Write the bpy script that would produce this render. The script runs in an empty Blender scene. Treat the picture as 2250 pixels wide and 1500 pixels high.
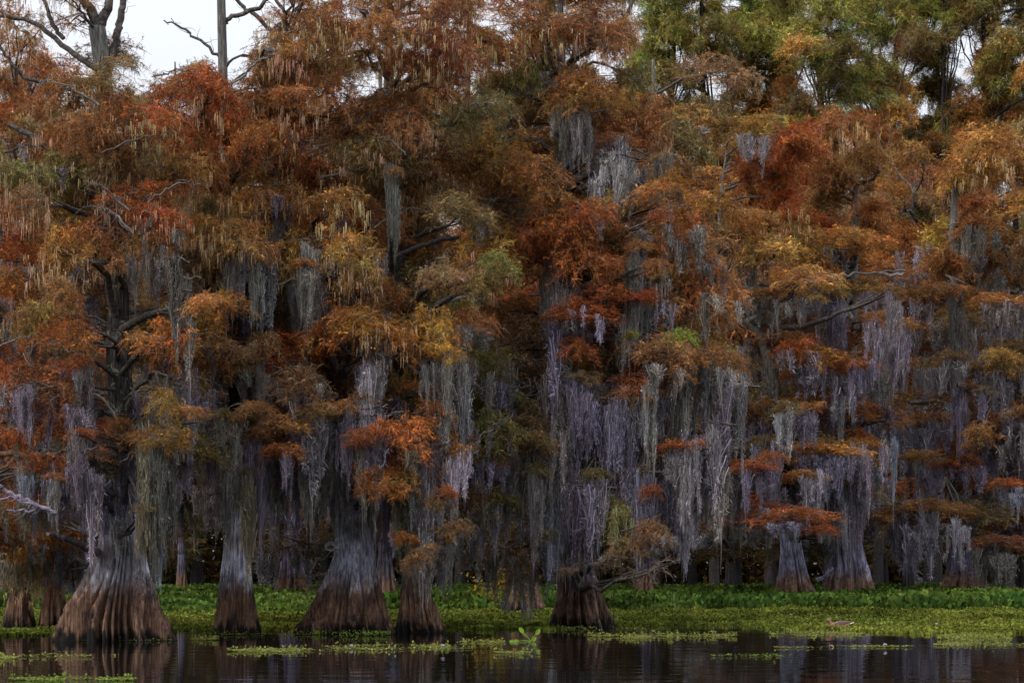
import bpy, math, random
import numpy as np
R = math.radians
rs = np.random.RandomState(7)
random.seed(7)
scene = bpy.context.scene
COL = scene.collection

# ------------------------------------------------------------------ camera, sky, sun, exposure
FP, CAMH, HOR = 4500.0, 1.6, 1240.0          # focal length in photo pixels, eye height, horizon row
cd = bpy.data.cameras.new('camera'); cam = bpy.data.objects.new('camera', cd); COL.objects.link(cam)
cd.sensor_width = 36; cd.lens = 72; cd.shift_y = 490 / 2250; cd.clip_end = 6000
cam.location = (0, 0, CAMH); cam.rotation_euler = (R(90), 0, 0)
scene.camera = cam

SUN_EL, SUN_ROT = 35, 216
w = bpy.data.worlds.new("World"); scene.world = w; w.use_nodes = True
nt = w.node_tree; nt.nodes.clear()
N = nt.nodes.new; L = nt.links.new
out = N('ShaderNodeOutputWorld'); bg = N('ShaderNodeBackground'); bg.inputs['Strength'].default_value = 0.12
sky = N('ShaderNodeTexSky'); sky.sky_type = 'NISHITA'; sky.sun_disc = False
sky.sun_elevation = R(SUN_EL); sky.sun_rotation = R(SUN_ROT); sky.dust_density = 4
tc = N('ShaderNodeTexCoord'); sx = N('ShaderNodeSeparateXYZ'); L(tc.outputs['Generated'], sx.inputs[0])
mr = N('ShaderNodeMapRange'); L(sx.outputs['Z'], mr.inputs['Value'])       # overcast: zenith about three times the horizon
mr.inputs['From Min'].default_value = 0; mr.inputs['From Max'].default_value = 1
mr.inputs['To Min'].default_value = 3.9; mr.inputs['To Max'].default_value = 17.0
cl = N('ShaderNodeVectorMath'); cl.operation = 'SCALE'; cl.inputs[0].default_value = (0.95, 0.975, 1.05)
L(mr.outputs[0], cl.inputs['Scale'])
mx = N('ShaderNodeMix'); mx.data_type = 'RGBA'; mx.inputs['Factor'].default_value = 0.88
L(sky.outputs[0], mx.inputs['A']); L(cl.outputs[0], mx.inputs['B'])
L(mx.outputs['Result'], bg.inputs['Color']); L(bg.outputs[0], out.inputs[0])

sd = bpy.data.lights.new('sun', 'SUN'); sd.energy = 1.6; sd.angle = R(14); sd.color = (1.0, 0.95, 0.88)
sun = bpy.data.objects.new('sun', sd); COL.objects.link(sun)
# sun stands behind the camera to the left and high, behind cloud
az = R(SUN_ROT)
sun.rotation_euler = (R(90 - SUN_EL), 0, R(-SUN_ROT) + math.pi)
vs = scene.view_settings
vs.view_transform = 'Standard'; vs.look = 'None'; vs.gamma = 1; vs.use_curve_mapping = False; vs.exposure = 0.36
scene.cycles.max_bounces = 6; scene.cycles.diffuse_bounces = 3; scene.cycles.transmission_bounces = 3; scene.cycles.glossy_bounces = 2
scene.cycles.sample_clamp_indirect = 3

# ------------------------------------------------------------------ helpers
def P(px, py, d):
    return np.array([(px - 1125) / FP * d, d, CAMH + (HOR - py) / FP * d])
def tag(o, label=None, cat=None, group=None, kind=None):
    if label: o['label'] = label
    if cat: o['category'] = cat
    if group: o['group'] = group
    if kind: o['kind'] = kind
    return o
def empty(name, loc, **k):
    o = bpy.data.objects.new(name, None); COL.objects.link(o); o.location = [float(v) for v in loc]; o.empty_display_size = .3
    return tag(o, **k)
def mk(name, V, F, mats, C=None, mi=None, smooth=False):
    V = np.asarray(V, dtype=np.float32); m = bpy.data.meshes.new(name)
    if not isinstance(F, (list, tuple)): F = [F]
    F = [np.asarray(f, dtype=np.int32) for f in F if len(f)]
    m.vertices.add(len(V)); m.vertices.foreach_set('co', V.ravel())
    loops = np.concatenate([f.ravel() for f in F])
    tot = np.concatenate([np.full(len(f), f.shape[1], dtype=np.int32) for f in F])
    st = np.concatenate([[0], np.cumsum(tot)[:-1]]).astype(np.int32)
    m.loops.add(len(loops)); m.loops.foreach_set('vertex_index', loops)
    m.polygons.add(len(tot)); m.polygons.foreach_set('loop_start', st)
    if mi is not None: m.polygons.foreach_set('material_index', np.asarray(mi, dtype=np.int32))
    if smooth: m.polygons.foreach_set('use_smooth', np.ones(len(tot), dtype=bool))
    if C is not None:
        a = m.color_attributes.new('Col', 'FLOAT_COLOR', 'POINT')
        C4 = np.ones((len(V), 4), dtype=np.float32); C4[:, :3] = C
        a.data.foreach_set('color', C4.ravel())
    for x in (mats if isinstance(mats, (list, tuple)) else [mats]): m.materials.append(x)
    m.update(calc_edges=True)
    return m
def link(name, mesh, parent=None, loc=(0, 0, 0), color=None, scale=None, rotz=0):
    o = bpy.data.objects.new(name, mesh); COL.objects.link(o)
    if parent is not None: o.parent = parent
    o.location = [float(v) for v in loc]
    if scale is not None: o.scale = [float(v) for v in scale]
    if rotz: o.rotation_euler = (0, 0, float(rotz))
    if color is not None: o.color = (float(color[0]), float(color[1]), float(color[2]), 1)
    return o
def unit(v): return v / (np.linalg.norm(v, axis=-1, keepdims=True) + 1e-9)

class MB:
    """collects geometry for ONE mesh"""
    def __init__(s): s.V = []; s.F3 = []; s.F4 = []; s.n = 0; s.C = []; s.m3 = []; s.m4 = []
    def add(s, V, F, c=(1, 0, 0), mi=0):
        V = np.asarray(V, float); F = np.asarray(F)
        s.V.append(V); s.C.append(np.broadcast_to(np.asarray(c, float), (len(V), 3)))
        if F.shape[1] == 3: s.F3.append(F + s.n); s.m3.append(np.full(len(F), mi))
        else: s.F4.append(F + s.n); s.m4.append(np.full(len(F), mi))
        s.n += len(V)
    def tube(s, pts, rad, k=6, c=(1, 0, 0), mi=0):
        pts = np.asarray(pts, float); n = len(pts); rad = np.broadcast_to(np.asarray(rad, float), (n,))
        t = unit(np.gradient(pts, axis=0))
        ref = np.array([0, 0, 1.0]) if abs(t[:, 2]).mean() < .8 else np.array([0, 1.0, 0])
        a = unit(np.cross(t, ref)); b = np.cross(t, a)
        th = np.linspace(0, 2 * np.pi, k, endpoint=False)
        V = pts[:, None] + rad[:, None, None] * (np.cos(th)[None, :, None] * a[:, None] + np.sin(th)[None, :, None] * b[:, None])
        i = np.arange(n - 1)[:, None] * k; j = np.arange(k)[None]; j2 = (j + 1) % k
        F = np.stack([i + j, i + j2, i + k + j2, i + k + j], -1).reshape(-1, 4)
        s.add(V.reshape(-1, 3), F, c, mi)
        for e in (0, n - 1):
            base = s.n; cV = np.vstack([V[e], pts[e][None]])
            jj = np.arange(k); tri = np.stack([jj, (jj + 1) % k, np.full(k, k)], 1)
            s.add(cV, tri if e else tri[:, ::-1], c, mi)
    def mesh(s, name, mats, smooth=False):
        F = []; mi = []
        if s.F3: F.append(np.vstack(s.F3)); mi.append(np.concatenate(s.m3))
        if s.F4: F.append(np.vstack(s.F4)); mi.append(np.concatenate(s.m4))
        return mk(name, np.vstack(s.V), F, mats, np.vstack(s.C), np.concatenate(mi), smooth)

# ------------------------------------------------------------------ materials
def nmat(name):
    m = bpy.data.materials.new(name); m.use_nodes = True; t = m.node_tree; t.nodes.clear()
    o = t.nodes.new('ShaderNodeOutputMaterial')
    return m, t, o
def mathn(t, op, a, b=None, clamp=False):
    n = t.nodes.new('ShaderNodeMath'); n.operation = op; n.use_clamp = clamp
    for i, v in enumerate((a, b)):
        if v is None: continue
        if isinstance(v, (int, float)): n.inputs[i].default_value = v
        else: t.links.new(v, n.inputs[i])
    return n.outputs[0]
def mixc(t, f, a, b, mode='MIX'):
    n = t.nodes.new('ShaderNodeMix'); n.data_type = 'RGBA'; n.blend_type = mode
    for k, v in (('Factor', f), ('A', a), ('B', b)):
        if isinstance(v, (int, float)): n.inputs[k].default_value = v
        elif isinstance(v, tuple): n.inputs[k].default_value = (*v, 1)
        else: t.links.new(v, n.inputs[k])
    return n.outputs['Result']
def noise(t, vec, scale, detail=4, rough=.6):
    n = t.nodes.new('ShaderNodeTexNoise'); n.inputs['Scale'].default_value = scale
    n.inputs['Detail'].default_value = detail; n.inputs['Roughness'].default_value = rough
    t.links.new(vec, n.inputs['Vector']); return n.outputs['Fac']
def ramp(t, f, stops):
    n = t.nodes.new('ShaderNodeValToRGB'); e = n.color_ramp.elements
    while len(e) < len(stops): e.new(.5)
    for q, (p, c) in zip(e, stops): q.position = p; q.color = (*c, 1)
    t.links.new(f, n.inputs[0]); return n.outputs[0]
def leaf_material(name, warm=(0.34, 0.15, 0.03), use_object=True, base=(.1, .1, .1), trans=.35, rough=.7, hueamt=.5):
    """colour of the object, varied leaf by leaf with the Col attribute (R brightness, G shift to 'warm')"""
    m, t, o = nmat(name)
    at = t.nodes.new('ShaderNodeAttribute'); at.attribute_name = 'Col'
    sp = t.nodes.new('ShaderNodeSeparateColor'); t.links.new(at.outputs['Color'], sp.inputs[0])
    if use_object:
        oi = t.nodes.new('ShaderNodeObjectInfo'); c = oi.outputs['Color']
    else: c = base
    if name == 'cypress_needles':
        g = t.nodes.new('ShaderNodeNewGeometry')
        c = mixc(t, 1.0, c, ramp(t, noise(t, g.outputs['Position'], 1.1, 5, .7), [(.36, (.85, .62, .6)), (.5, (1, 1, 1)), (.64, (1.12, 1.5, 1.5))]), 'MULTIPLY')
    c = mixc(t, mathn(t, 'MULTIPLY', sp.outputs['Green'], hueamt), c, warm)
    cc = t.nodes.new('ShaderNodeVectorMath'); cc.operation = 'SCALE'; t.links.new(c, cc.inputs[0]); t.links.new(sp.outputs['Red'], cc.inputs['Scale'])
    d = t.nodes.new('ShaderNodeBsdfDiffuse'); t.links.new(cc.outputs[0], d.inputs['Color'])
    tr = t.nodes.new('ShaderNodeBsdfTranslucent'); t.links.new(cc.outputs[0], tr.inputs['Color'])
    ms = t.nodes.new('ShaderNodeMixShader'); ms.inputs[0].default_value = trans
    t.links.new(d.outputs[0], ms.inputs[1]); t.links.new(tr.outputs[0], ms.inputs[2]); t.links.new(ms.outputs[0], o.inputs[0])
    return m
M_LEAF = leaf_material('cypress_needles')
M_MOSS = leaf_material('spanish_moss', warm=(0.10, 0.085, 0.05), trans=.25)
M_CATKIN = leaf_material('catkin_tassels', warm=(0.42, 0.22, 0.08), trans=.3)
M_GREEN = leaf_material('floating_leaves', warm=(0.20, 0.19, 0.03), use_object=True, trans=.3)

def maprange(t, v, a, b, c=0, d=1):
    n = t.nodes.new('ShaderNodeMapRange'); t.links.new(v, n.inputs['Value'])
    for k, x in (('From Min', a), ('From Max', b), ('To Min', c), ('To Max', d)): n.inputs[k].default_value = x
    return n.outputs[0]
def trunk_material():
    m, t, o = nmat('cypress_bark')
    g = t.nodes.new('ShaderNodeNewGeometry'); mp = t.nodes.new('ShaderNodeMapping'); mp.inputs['Scale'].default_value = (1, 1, .09)
    t.links.new(g.outputs['Position'], mp.inputs['Vector'])
    fib = noise(t, mp.outputs[0], 26, 5, .7); fib2 = noise(t, mp.outputs[0], 7, 4, .6)
    blot = noise(t, g.outputs['Position'], 2.3, 5, .65); fine = noise(t, g.outputs['Position'], 30, 4, .7)
    sp = t.nodes.new('ShaderNodeSeparateXYZ'); t.links.new(g.outputs['Position'], sp.inputs[0])
    z = mathn(t, 'ADD', sp.outputs['Z'], mathn(t, 'MULTIPLY', mathn(t, 'SUBTRACT', blot, .5), 0.55))
    z = mathn(t, 'ADD', z, mathn(t, 'MULTIPLY', mathn(t, 'SUBTRACT', fib2, .5), 0.95))
    oi = t.nodes.new('ShaderNodeObjectInfo')
    brown = ramp(t, mathn(t, 'ADD', mathn(t, 'MULTIPLY', fib, .6), mathn(t, 'MULTIPLY', blot, .4)),
                 [(.37, (.012, .008, .006)), (.45, (.085, .052, .039)), (.54, (.20, .112, .074)), (.66, (.40, .25, .165))])
    pale = ramp(t, mathn(t, 'ADD', mathn(t, 'MULTIPLY', fib, .75), mathn(t, 'MULTIPLY', blot, .25)),
                [(.34, (.10, .10, .10)), (.46, (.45, .45, .45)), (.57, (1, 1, 1)), (.70, (1.7, 1.7, 1.7))])
    pale = mixc(t, 1.0, pale, ramp(t, noise(t, g.outputs['Position'], .9, 3, .6), [(.36, (.45, .42, .38)), (.50, (1.1, 1.1, 1.12)), (.62, (1.8, 1.8, 1.9))]), 'MULTIPLY')
    pale = mixc(t, 1.0, pale, oi.outputs['Color'], 'MULTIPLY')
    dark = ramp(t, fib, [(.35, (.008, .007, .006)), (.5, (.026, .022, .02)), (.66, (.07, .06, .055))])
    lich = ramp(t, noise(t, g.outputs['Position'], 5.5, 6, .75), [(.56, (0, 0, 0)), (.62, (1, 1, 1))])
    dark = mixc(t, mathn(t, 'MULTIPLY', lich, .75), dark, (.22, .24, .17))
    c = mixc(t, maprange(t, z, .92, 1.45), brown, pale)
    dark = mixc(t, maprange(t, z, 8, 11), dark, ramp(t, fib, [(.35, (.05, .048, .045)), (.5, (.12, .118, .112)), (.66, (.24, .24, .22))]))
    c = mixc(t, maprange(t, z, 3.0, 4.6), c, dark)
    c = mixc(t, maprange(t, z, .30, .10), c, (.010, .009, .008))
    b = t.nodes.new('ShaderNodeBump'); b.inputs['Strength'].default_value = .9; b.inputs['Distance'].default_value = .05
    t.links.new(mathn(t, 'ADD', fib, mathn(t, 'MULTIPLY', fine, .3)), b.inputs['Height'])
    p = t.nodes.new('ShaderNodeBsdfPrincipled'); t.links.new(c, p.inputs['Base Color']); p.inputs['Roughness'].default_value = .85
    p.inputs['Specular IOR Level'].default_value = .25
    t.links.new(b.outputs[0], p.inputs['Normal']); t.links.new(p.outputs[0], o.inputs[0])
    return m
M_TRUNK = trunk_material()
def bark_material(name, lo, mid, hi, obj=False):
    m, t, o = nmat(name); g = t.nodes.new('ShaderNodeNewGeometry')
    f = noise(t, g.outputs['Position'], 14, 5, .7); c = ramp(t, f, [(.3, lo), (.5, mid), (.68, hi)])
    if obj:
        oi = t.nodes.new('ShaderNodeObjectInfo'); c = mixc(t, 1.0, c, oi.outputs['Color'], 'MULTIPLY')
    p = t.nodes.new('ShaderNodeBsdfPrincipled'); t.links.new(c, p.inputs['Base Color']); p.inputs['Roughness'].default_value = .9
    p.inputs['Specular IOR Level'].default_value = .2
    b = t.nodes.new('ShaderNodeBump'); b.inputs['Strength'].default_value = .6; b.inputs['Distance'].default_value = .02
    t.links.new(f, b.inputs['Height']); t.links.new(b.outputs[0], p.inputs['Normal']); t.links.new(p.outputs[0], o.inputs[0])
    return m
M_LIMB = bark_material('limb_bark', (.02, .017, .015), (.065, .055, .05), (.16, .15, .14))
M_SHADE = bark_material('shade_toned_bark', (.008, .007, .007), (.028, .025, .025), (.07, .065, .065))  # darker copy of the limb bark, background shade put into its colour
M_TWIG = bark_material('twig_bark', (.06, .048, .042), (.15, .12, .10), (.30, .25, .22))
M_BARE = bark_material('bleached_wood', (.35, .35, .35), (.8, .8, .8), (1.3, 1.3, 1.3), obj=True)

# ------------------------------------------------------------------ foliage library (meshes shared by many branches)
def needles(base, sdir, slen, K, nl, nw, r, bright, hue):
    """sprigs: base (S,3), sdir (S,3) unit, slen (S,) -> drooping feathers of K needles each"""
    S = len(base)
    u = np.linspace(.08, 1, K)[None] + r.uniform(-.03, .03, (S, K))
    dz = -0.35 * slen[:, None] * u ** 2
    p = base[:, None] + sdir[:, None] * (slen[:, None] * u)[..., None]; p[..., 2] += dz
    ax = unit(np.cross(sdir, r.normal(0, 1, (S, 3))))
    side = np.where(np.arange(K) % 2 == 0, 1.0, -1.0)[None, :, None]
    v = ax[:, None] * side * .75 + sdir[:, None] * .45 + r.normal(0, .28, (S, K, 3)) + np.array([0, 0, -.18])
    v = unit(v) * (nl * r.uniform(.6, 1.25, (S, K)) * (1 - .45 * u))[..., None]
    wv = unit(np.cross(v, r.normal(0, 1, (S, K, 3)))) * (nw * .5)
    V = np.stack([p - wv, p + wv, p + v], 2).reshape(-1, 3)
    F = np.arange(len(V)).reshape(-1, 3)
    C = np.zeros((S, K, 3, 3)); C[..., 0] = (bright[:, None] * r.uniform(.8, 1.2, (S, K)))[..., None]; C[..., 1] = hue[:, None, None]
    return V, F, C.reshape(-1, 3)
def spray(seed, nb=18, ns=34, K=16, rad=1.0, flat=.30, droop=.35, nl=.058, nw=.013, slen=(.12, .26), dome=False, twig=1.0):
    r = np.random.RandomState(seed); mb = MB()
    for b in range(nb):
        azm = 2 * np.pi * (b + r.uniform(-.4, .4)) / nb * (1 if nb < 14 else 2.0); el = r.uniform(-.15, .45) if not dome else r.uniform(-.1, 1.35)
        Lb = rad * r.uniform(.55, 1.08) * (1 if not dome else .85)
        d = np.array([math.cos(azm) * math.cos(el), math.sin(azm) * math.cos(el), math.sin(el)])
        if not dome: d[2] *= .6
        c0 = np.array([r.uniform(-.15, .15) * rad, r.uniform(-.15, .15) * rad, r.uniform(-flat, flat) * rad])
        t = np.linspace(0, 1, 8)[:, None]; bend = r.normal(0, .10, 3) * rad
        path = c0 + d * t * Lb + bend * np.sin(t * 2.6) + np.array([0, 0, -1]) * droop * Lb * t ** 2.2
        mb.tube(path, np.linspace(.012, .004, 8) * twig * rad, 3, (1, 0, 0), 1)
        # side twigs
        tw = []
        for q in range(5):
            tt = r.uniform(.2, .9); i = tt * 7; i0 = int(i); p0 = path[i0] + (path[min(i0 + 1, 7)] - path[i0]) * (i - i0)
            sd = unit(d * .6 + r.normal(0, .55, 3) + np.array([0, 0, -.1])); sl = r.uniform(.2, .42) * rad
            s = np.linspace(0, 1, 4)[:, None]; tp = p0 + sd * sl * s + np.array([0, 0, -.25]) * sl * s ** 2
            mb.tube(tp, np.linspace(.006, .003, 4) * twig * rad, 3, (1, 0, 0), 1); tw.append((tp, sd))
        n1 = ns // 2; tt = r.uniform(.12, 1, n1) ** .8 * 6.99; i0 = tt.astype(int); fr = (tt - i0)[:, None]
        base = [path[i0] * (1 - fr) + path[i0 + 1] * fr]
        sdv = [unit(d * .35 + r.normal(0, .6, (n1, 3)) + np.array([0, 0, .05 if not dome else -.25]))]
        for tp, sdd in tw:
            n2 = max(1, (ns - n1) // 5); q = r.uniform(.1, 1, n2) * 2.99; j0 = q.astype(int); fr = (q - j0)[:, None]
            base.append(tp[j0] * (1 - fr) + tp[j0 + 1] * fr); sdv.append(unit(sdd * .5 + r.normal(0, .6, (n2, 3))))
        base = np.vstack(base); sdv = np.vstack(sdv); S = len(base)
        bb = r.uniform(.62, 1.3) * np.exp(r.normal(0, .42, S)); hh = np.clip(r.uniform(0, .6) + r.normal(0, .3, S), 0, 1)
        V, F, C = needles(base, sdv, r.uniform(*slen, S) * rad, K, nl, nw, r, bb, hh)
        mb.add(V, F, (1, 0, 0), 0); mb.C[-1] = C
    return mb.mesh('foliage', [M_LEAF, M_TWIG])
SPRAYS = [spray(10 + i, nb=20 + i % 3, ns=44, nl=.062, flat=.22 + .05 * (i % 3), droop=.25 + .12 * (i % 3)) for i in range(6)]
THIN = [spray(30 + i, nb=14, ns=24, flat=.25, droop=.3, K=12, twig=1.1) for i in range(4)]
DOMES = [spray(50 + i, nb=24, ns=50, flat=.25, droop=.75, dome=True, slen=(.14, .30), K=14, nl=.062, nw=.015) for i in range(4)]
BARETWIG = [spray(70 + i, nb=12, ns=4, flat=.25, droop=.4, K=8, twig=1.4) for i in range(2)]

def ribbons(p0, length, r, width=.017, seg=5, converge=None, sway=.05, bend=None):
    """hanging strands: p0 (n,3), length (n,)"""
    n = len(p0); t = np.linspace(0, 1, seg + 1)
    path = np.repeat(p0[:, None], seg + 1, 1).astype(float)
    path[..., 2] -= length[:, None] * t
    ph = r.uniform(0, 6.28, (n, 1)); fq = r.uniform(3, 8, (n, 1))
    path[..., 0] += sway * np.sin(ph + fq * t) * t ** .5; path[..., 1] += sway * np.cos(ph * 1.7 + fq * t) * t ** .5
    if bend is not None: path[..., :2] += bend[0] * np.sin(bend[2] + bend[3] * t)[None, :, None] * np.array([1, .6]) * t[None, :, None]
    if converge is not None:
        k = (t ** .9)[None, :, None] * .88
        path[..., :2] = path[..., :2] * (1 - k) + converge[:, None] * k
    a = r.uniform(0, np.pi, n); wv = np.stack([np.cos(a), np.sin(a), np.zeros(n)], 1)
    wd = width * (1 - .65 * t ** 1.5)[None, :, None] * r.uniform(.6, 1.4, (n, 1, 1)) * .5
    V = np.stack([path - wv[:, None] * wd, path + wv[:, None] * wd], 2)
    V = V.reshape(n, -1, 3); i = np.arange(seg) * 2
    f = np.stack([i, i + 1, i + 3, i + 2], 1)
    F = (f[None] + (np.arange(n) * (2 * (seg + 1)))[:, None, None]).reshape(-1, 4)
    return V.reshape(-1, 3), F
def curtain(seed, W=.9, D=.5, Lm=1.0, nbd=13, ns=34, wide=.17, fuzz=130, arch=.1):
    r = np.random.RandomState(seed); mb = MB(); slope = r.uniform(-.3, .3) / max(W, .01) * min(1, W * 1.5)
    for b in range(nbd):
        bx = r.uniform(-W, W) if nbd > 2 else 0; by = r.uniform(-D, D) if nbd > 2 else 0
        top = -arch * (bx / max(W, .01)) ** 2 + slope * bx + r.uniform(-.22, .08)
        Lb = Lm * r.uniform(.25, 1.0) * (1.15 - .35 * abs(bx) / max(W, .01)); wb = wide * r.uniform(.6, 1.5) * (.6 + .5 * Lb / Lm); bd = (r.uniform(.03, .14), 0, r.uniform(0, 6), r.uniform(2, 5))
        nn = int(ns * (.6 + .6 * Lb / Lm)); off = r.normal(0, .5, (nn, 2)) * wb
        p0 = np.column_stack([bx + off[:, 0], by + off[:, 1], top + .03 - r.uniform(0, 1, nn) ** 1.6 * Lb * .45])
        le = Lb * np.clip(1 - .35 * np.abs(off).sum(1) / wb, .25, 1) * r.uniform(.25, 1.0, nn) ** .7
        cv = np.array([[bx + r.normal(0, .02), by]]).repeat(nn, 0)
        br = r.uniform(.7, 1.25); hu = r.uniform(0, .7)
        V, F = ribbons(p0, le, r, converge=cv, bend=bd)
        C = np.zeros((nn, len(V) // nn, 3)); C[..., 0] = (br * np.exp(r.normal(-.05, .42, nn)))[:, None]; C[..., 1] = np.clip(hu + r.normal(0, .2, nn), 0, 1)[:, None]
        mb.add(V, F); mb.C[-1] = C.reshape(-1, 3)
        # curly fuzz
        q = r.uniform(0, 1, fuzz) ** .8; sp = wb * .55 * (1 - .8 * q); bo = bd[0] * np.sin(bd[2] + bd[3] * q) * q
        c = np.column_stack([bx + bo + r.normal(0, 1, fuzz) * sp, by + bo * .6 + r.normal(0, 1, fuzz) * sp, top - q * Lb * .92])
        v = unit(r.normal(0, 1, (fuzz, 3)) + np.array([0, 0, -.7])) * r.uniform(.05, .13, (fuzz, 1)); wv = unit(np.cross(v, r.normal(0, 1, (fuzz, 3)))) * .008
        V = np.stack([c - wv, c + wv, c + v], 1).reshape(-1, 3)
        C = np.zeros((fuzz, 3, 3)); C[..., 0] = (br * np.exp(r.normal(.05, .4, fuzz)))[:, None]; C[..., 1] = hu
        mb.add(V, np.arange(len(V)).reshape(-1, 3)); mb.C[-1] = C.reshape(-1, 3)
    return mb.mesh('hanging_moss', [M_MOSS])
CURT = [curtain(100 + i, W=.85 + .1 * (i % 3), D=.5, Lm=1.0, nbd=14 + 3 * (i % 3)) for i in range(6)]
THINC = [curtain(120 + i, W=.8, D=.5, Lm=.8, nbd=8, ns=22, wide=.12, fuzz=80) for i in range(3)]
BEARD = [curtain(140 + i, W=.16, D=.12, Lm=1.0, nbd=5, ns=44, wide=.17, fuzz=200) for i in range(4)]
SHAG = [curtain(160 + i, W=.5, D=.35, Lm=1.0, nbd=16, ns=40, wide=.22, fuzz=170) for i in range(3)]

def tassels(seed, n=40, W=.9):
    r = np.random.RandomState(seed); mb = MB()
    for b in range(n):
        a = r.uniform(0, 6.28); q = W * r.uniform(.2, 1) ** .6; c = np.array([q * math.cos(a), q * math.sin(a), r.uniform(-.45, .12)])
        k = r.randint(3, 8); p0 = c + r.normal(0, .035, (k, 3)); 
        V, F = ribbons(p0, r.uniform(.07, .26, k) * r.uniform(.6, 1.1), r, width=.016, seg=3, sway=.012)
        C = np.zeros((k, len(V) // k, 3)); C[..., 0] = r.uniform(.7, 1.25) * r.uniform(.8, 1.2, (k, 1)); C[..., 1] = r.uniform(0, .8)
        mb.add(V, F); mb.C[-1] = C.reshape(-1, 3)
    for b in range(5):   # round pale cones
        a = r.uniform(0, 6.28); q = W * r.uniform(.1, 1); c = np.array([q * math.cos(a), q * math.sin(a), r.uniform(-.4, .25)]); h = .017
        V = c + h * np.array([[1, 0, 0], [-1, 0, 0], [0, 1, 0], [0, -1, 0], [0, 0, 1], [0, 0, -1]])
        F = np.array([[0, 2, 4], [2, 1, 4], [1, 3, 4], [3, 0, 4], [2, 0, 5], [1, 2, 5], [3, 1, 5], [0, 3, 5]])
        mb.add(V, F, (2.0, .1, 0))
    return mb.mesh('catkin_cluster', [M_CATKIN])
TASS = [tassels(200 + i, n=30 + 8 * i) for i in range(4)]

# ------------------------------------------------------------------ trees
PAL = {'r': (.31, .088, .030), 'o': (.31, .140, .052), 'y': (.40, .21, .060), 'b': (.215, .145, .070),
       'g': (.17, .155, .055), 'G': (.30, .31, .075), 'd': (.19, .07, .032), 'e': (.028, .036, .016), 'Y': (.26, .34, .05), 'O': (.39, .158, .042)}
MOSS = {'g': (.265, .25, .24), 'v': (.235, .212, .285), 'w': (.36, .35, .355), 'l': (.25, .27, .32), 'o': (.215, .20, .14),
        'p': (.225, .185, .24), 'd': (.125, .118, .118), 'Y': (.34, .35, .17), 'c': (.31, .29, .33)}
COLG = ["ooboooooooooborrGgGGgggggg",
        "orbbboooooggbyggoygbgyyyyy",
        "roorrroooobbooyoyooyoyyyyy",
        "bgborrrbbbooboyyrroooyoooo",
        "ooorbyorobboboOOoroybobbbb",
        "royobyyyyoyrroyyOOOOobbbbb",
        "rbobobborbgorroooybooobbbb",
        "rrbborrrrogbooyyoorobobbbb",
        "rrbbobboobbbbbrbborrrbobbb",
        "orbogorryogbgborbborooobbb",
        "obbbbbboyogbggborobbrorrrr",
        "rbbbbbbboobbbbbbrrrbrrrrrr",
        "brbbbbbboybyybbobbbbbbbbbb"]
def colat(px, py):
    c = int(np.clip(px // 100, 0, 25)); q = int(np.clip(py // 100, 0, 12)); return COLG[q][c]
def jitter(c, r, a=.18):
    c = np.array(c) * np.exp(r.normal(0, a)); c[0] *= np.exp(r.normal(0, .06)); c[1] *= np.exp(r.normal(0, .12)); return c

def mj(c, r, a=.15):
    return np.array(c) * np.exp(r.normal(0, a)) * np.exp(r.normal(0, .03, 3))

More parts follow.
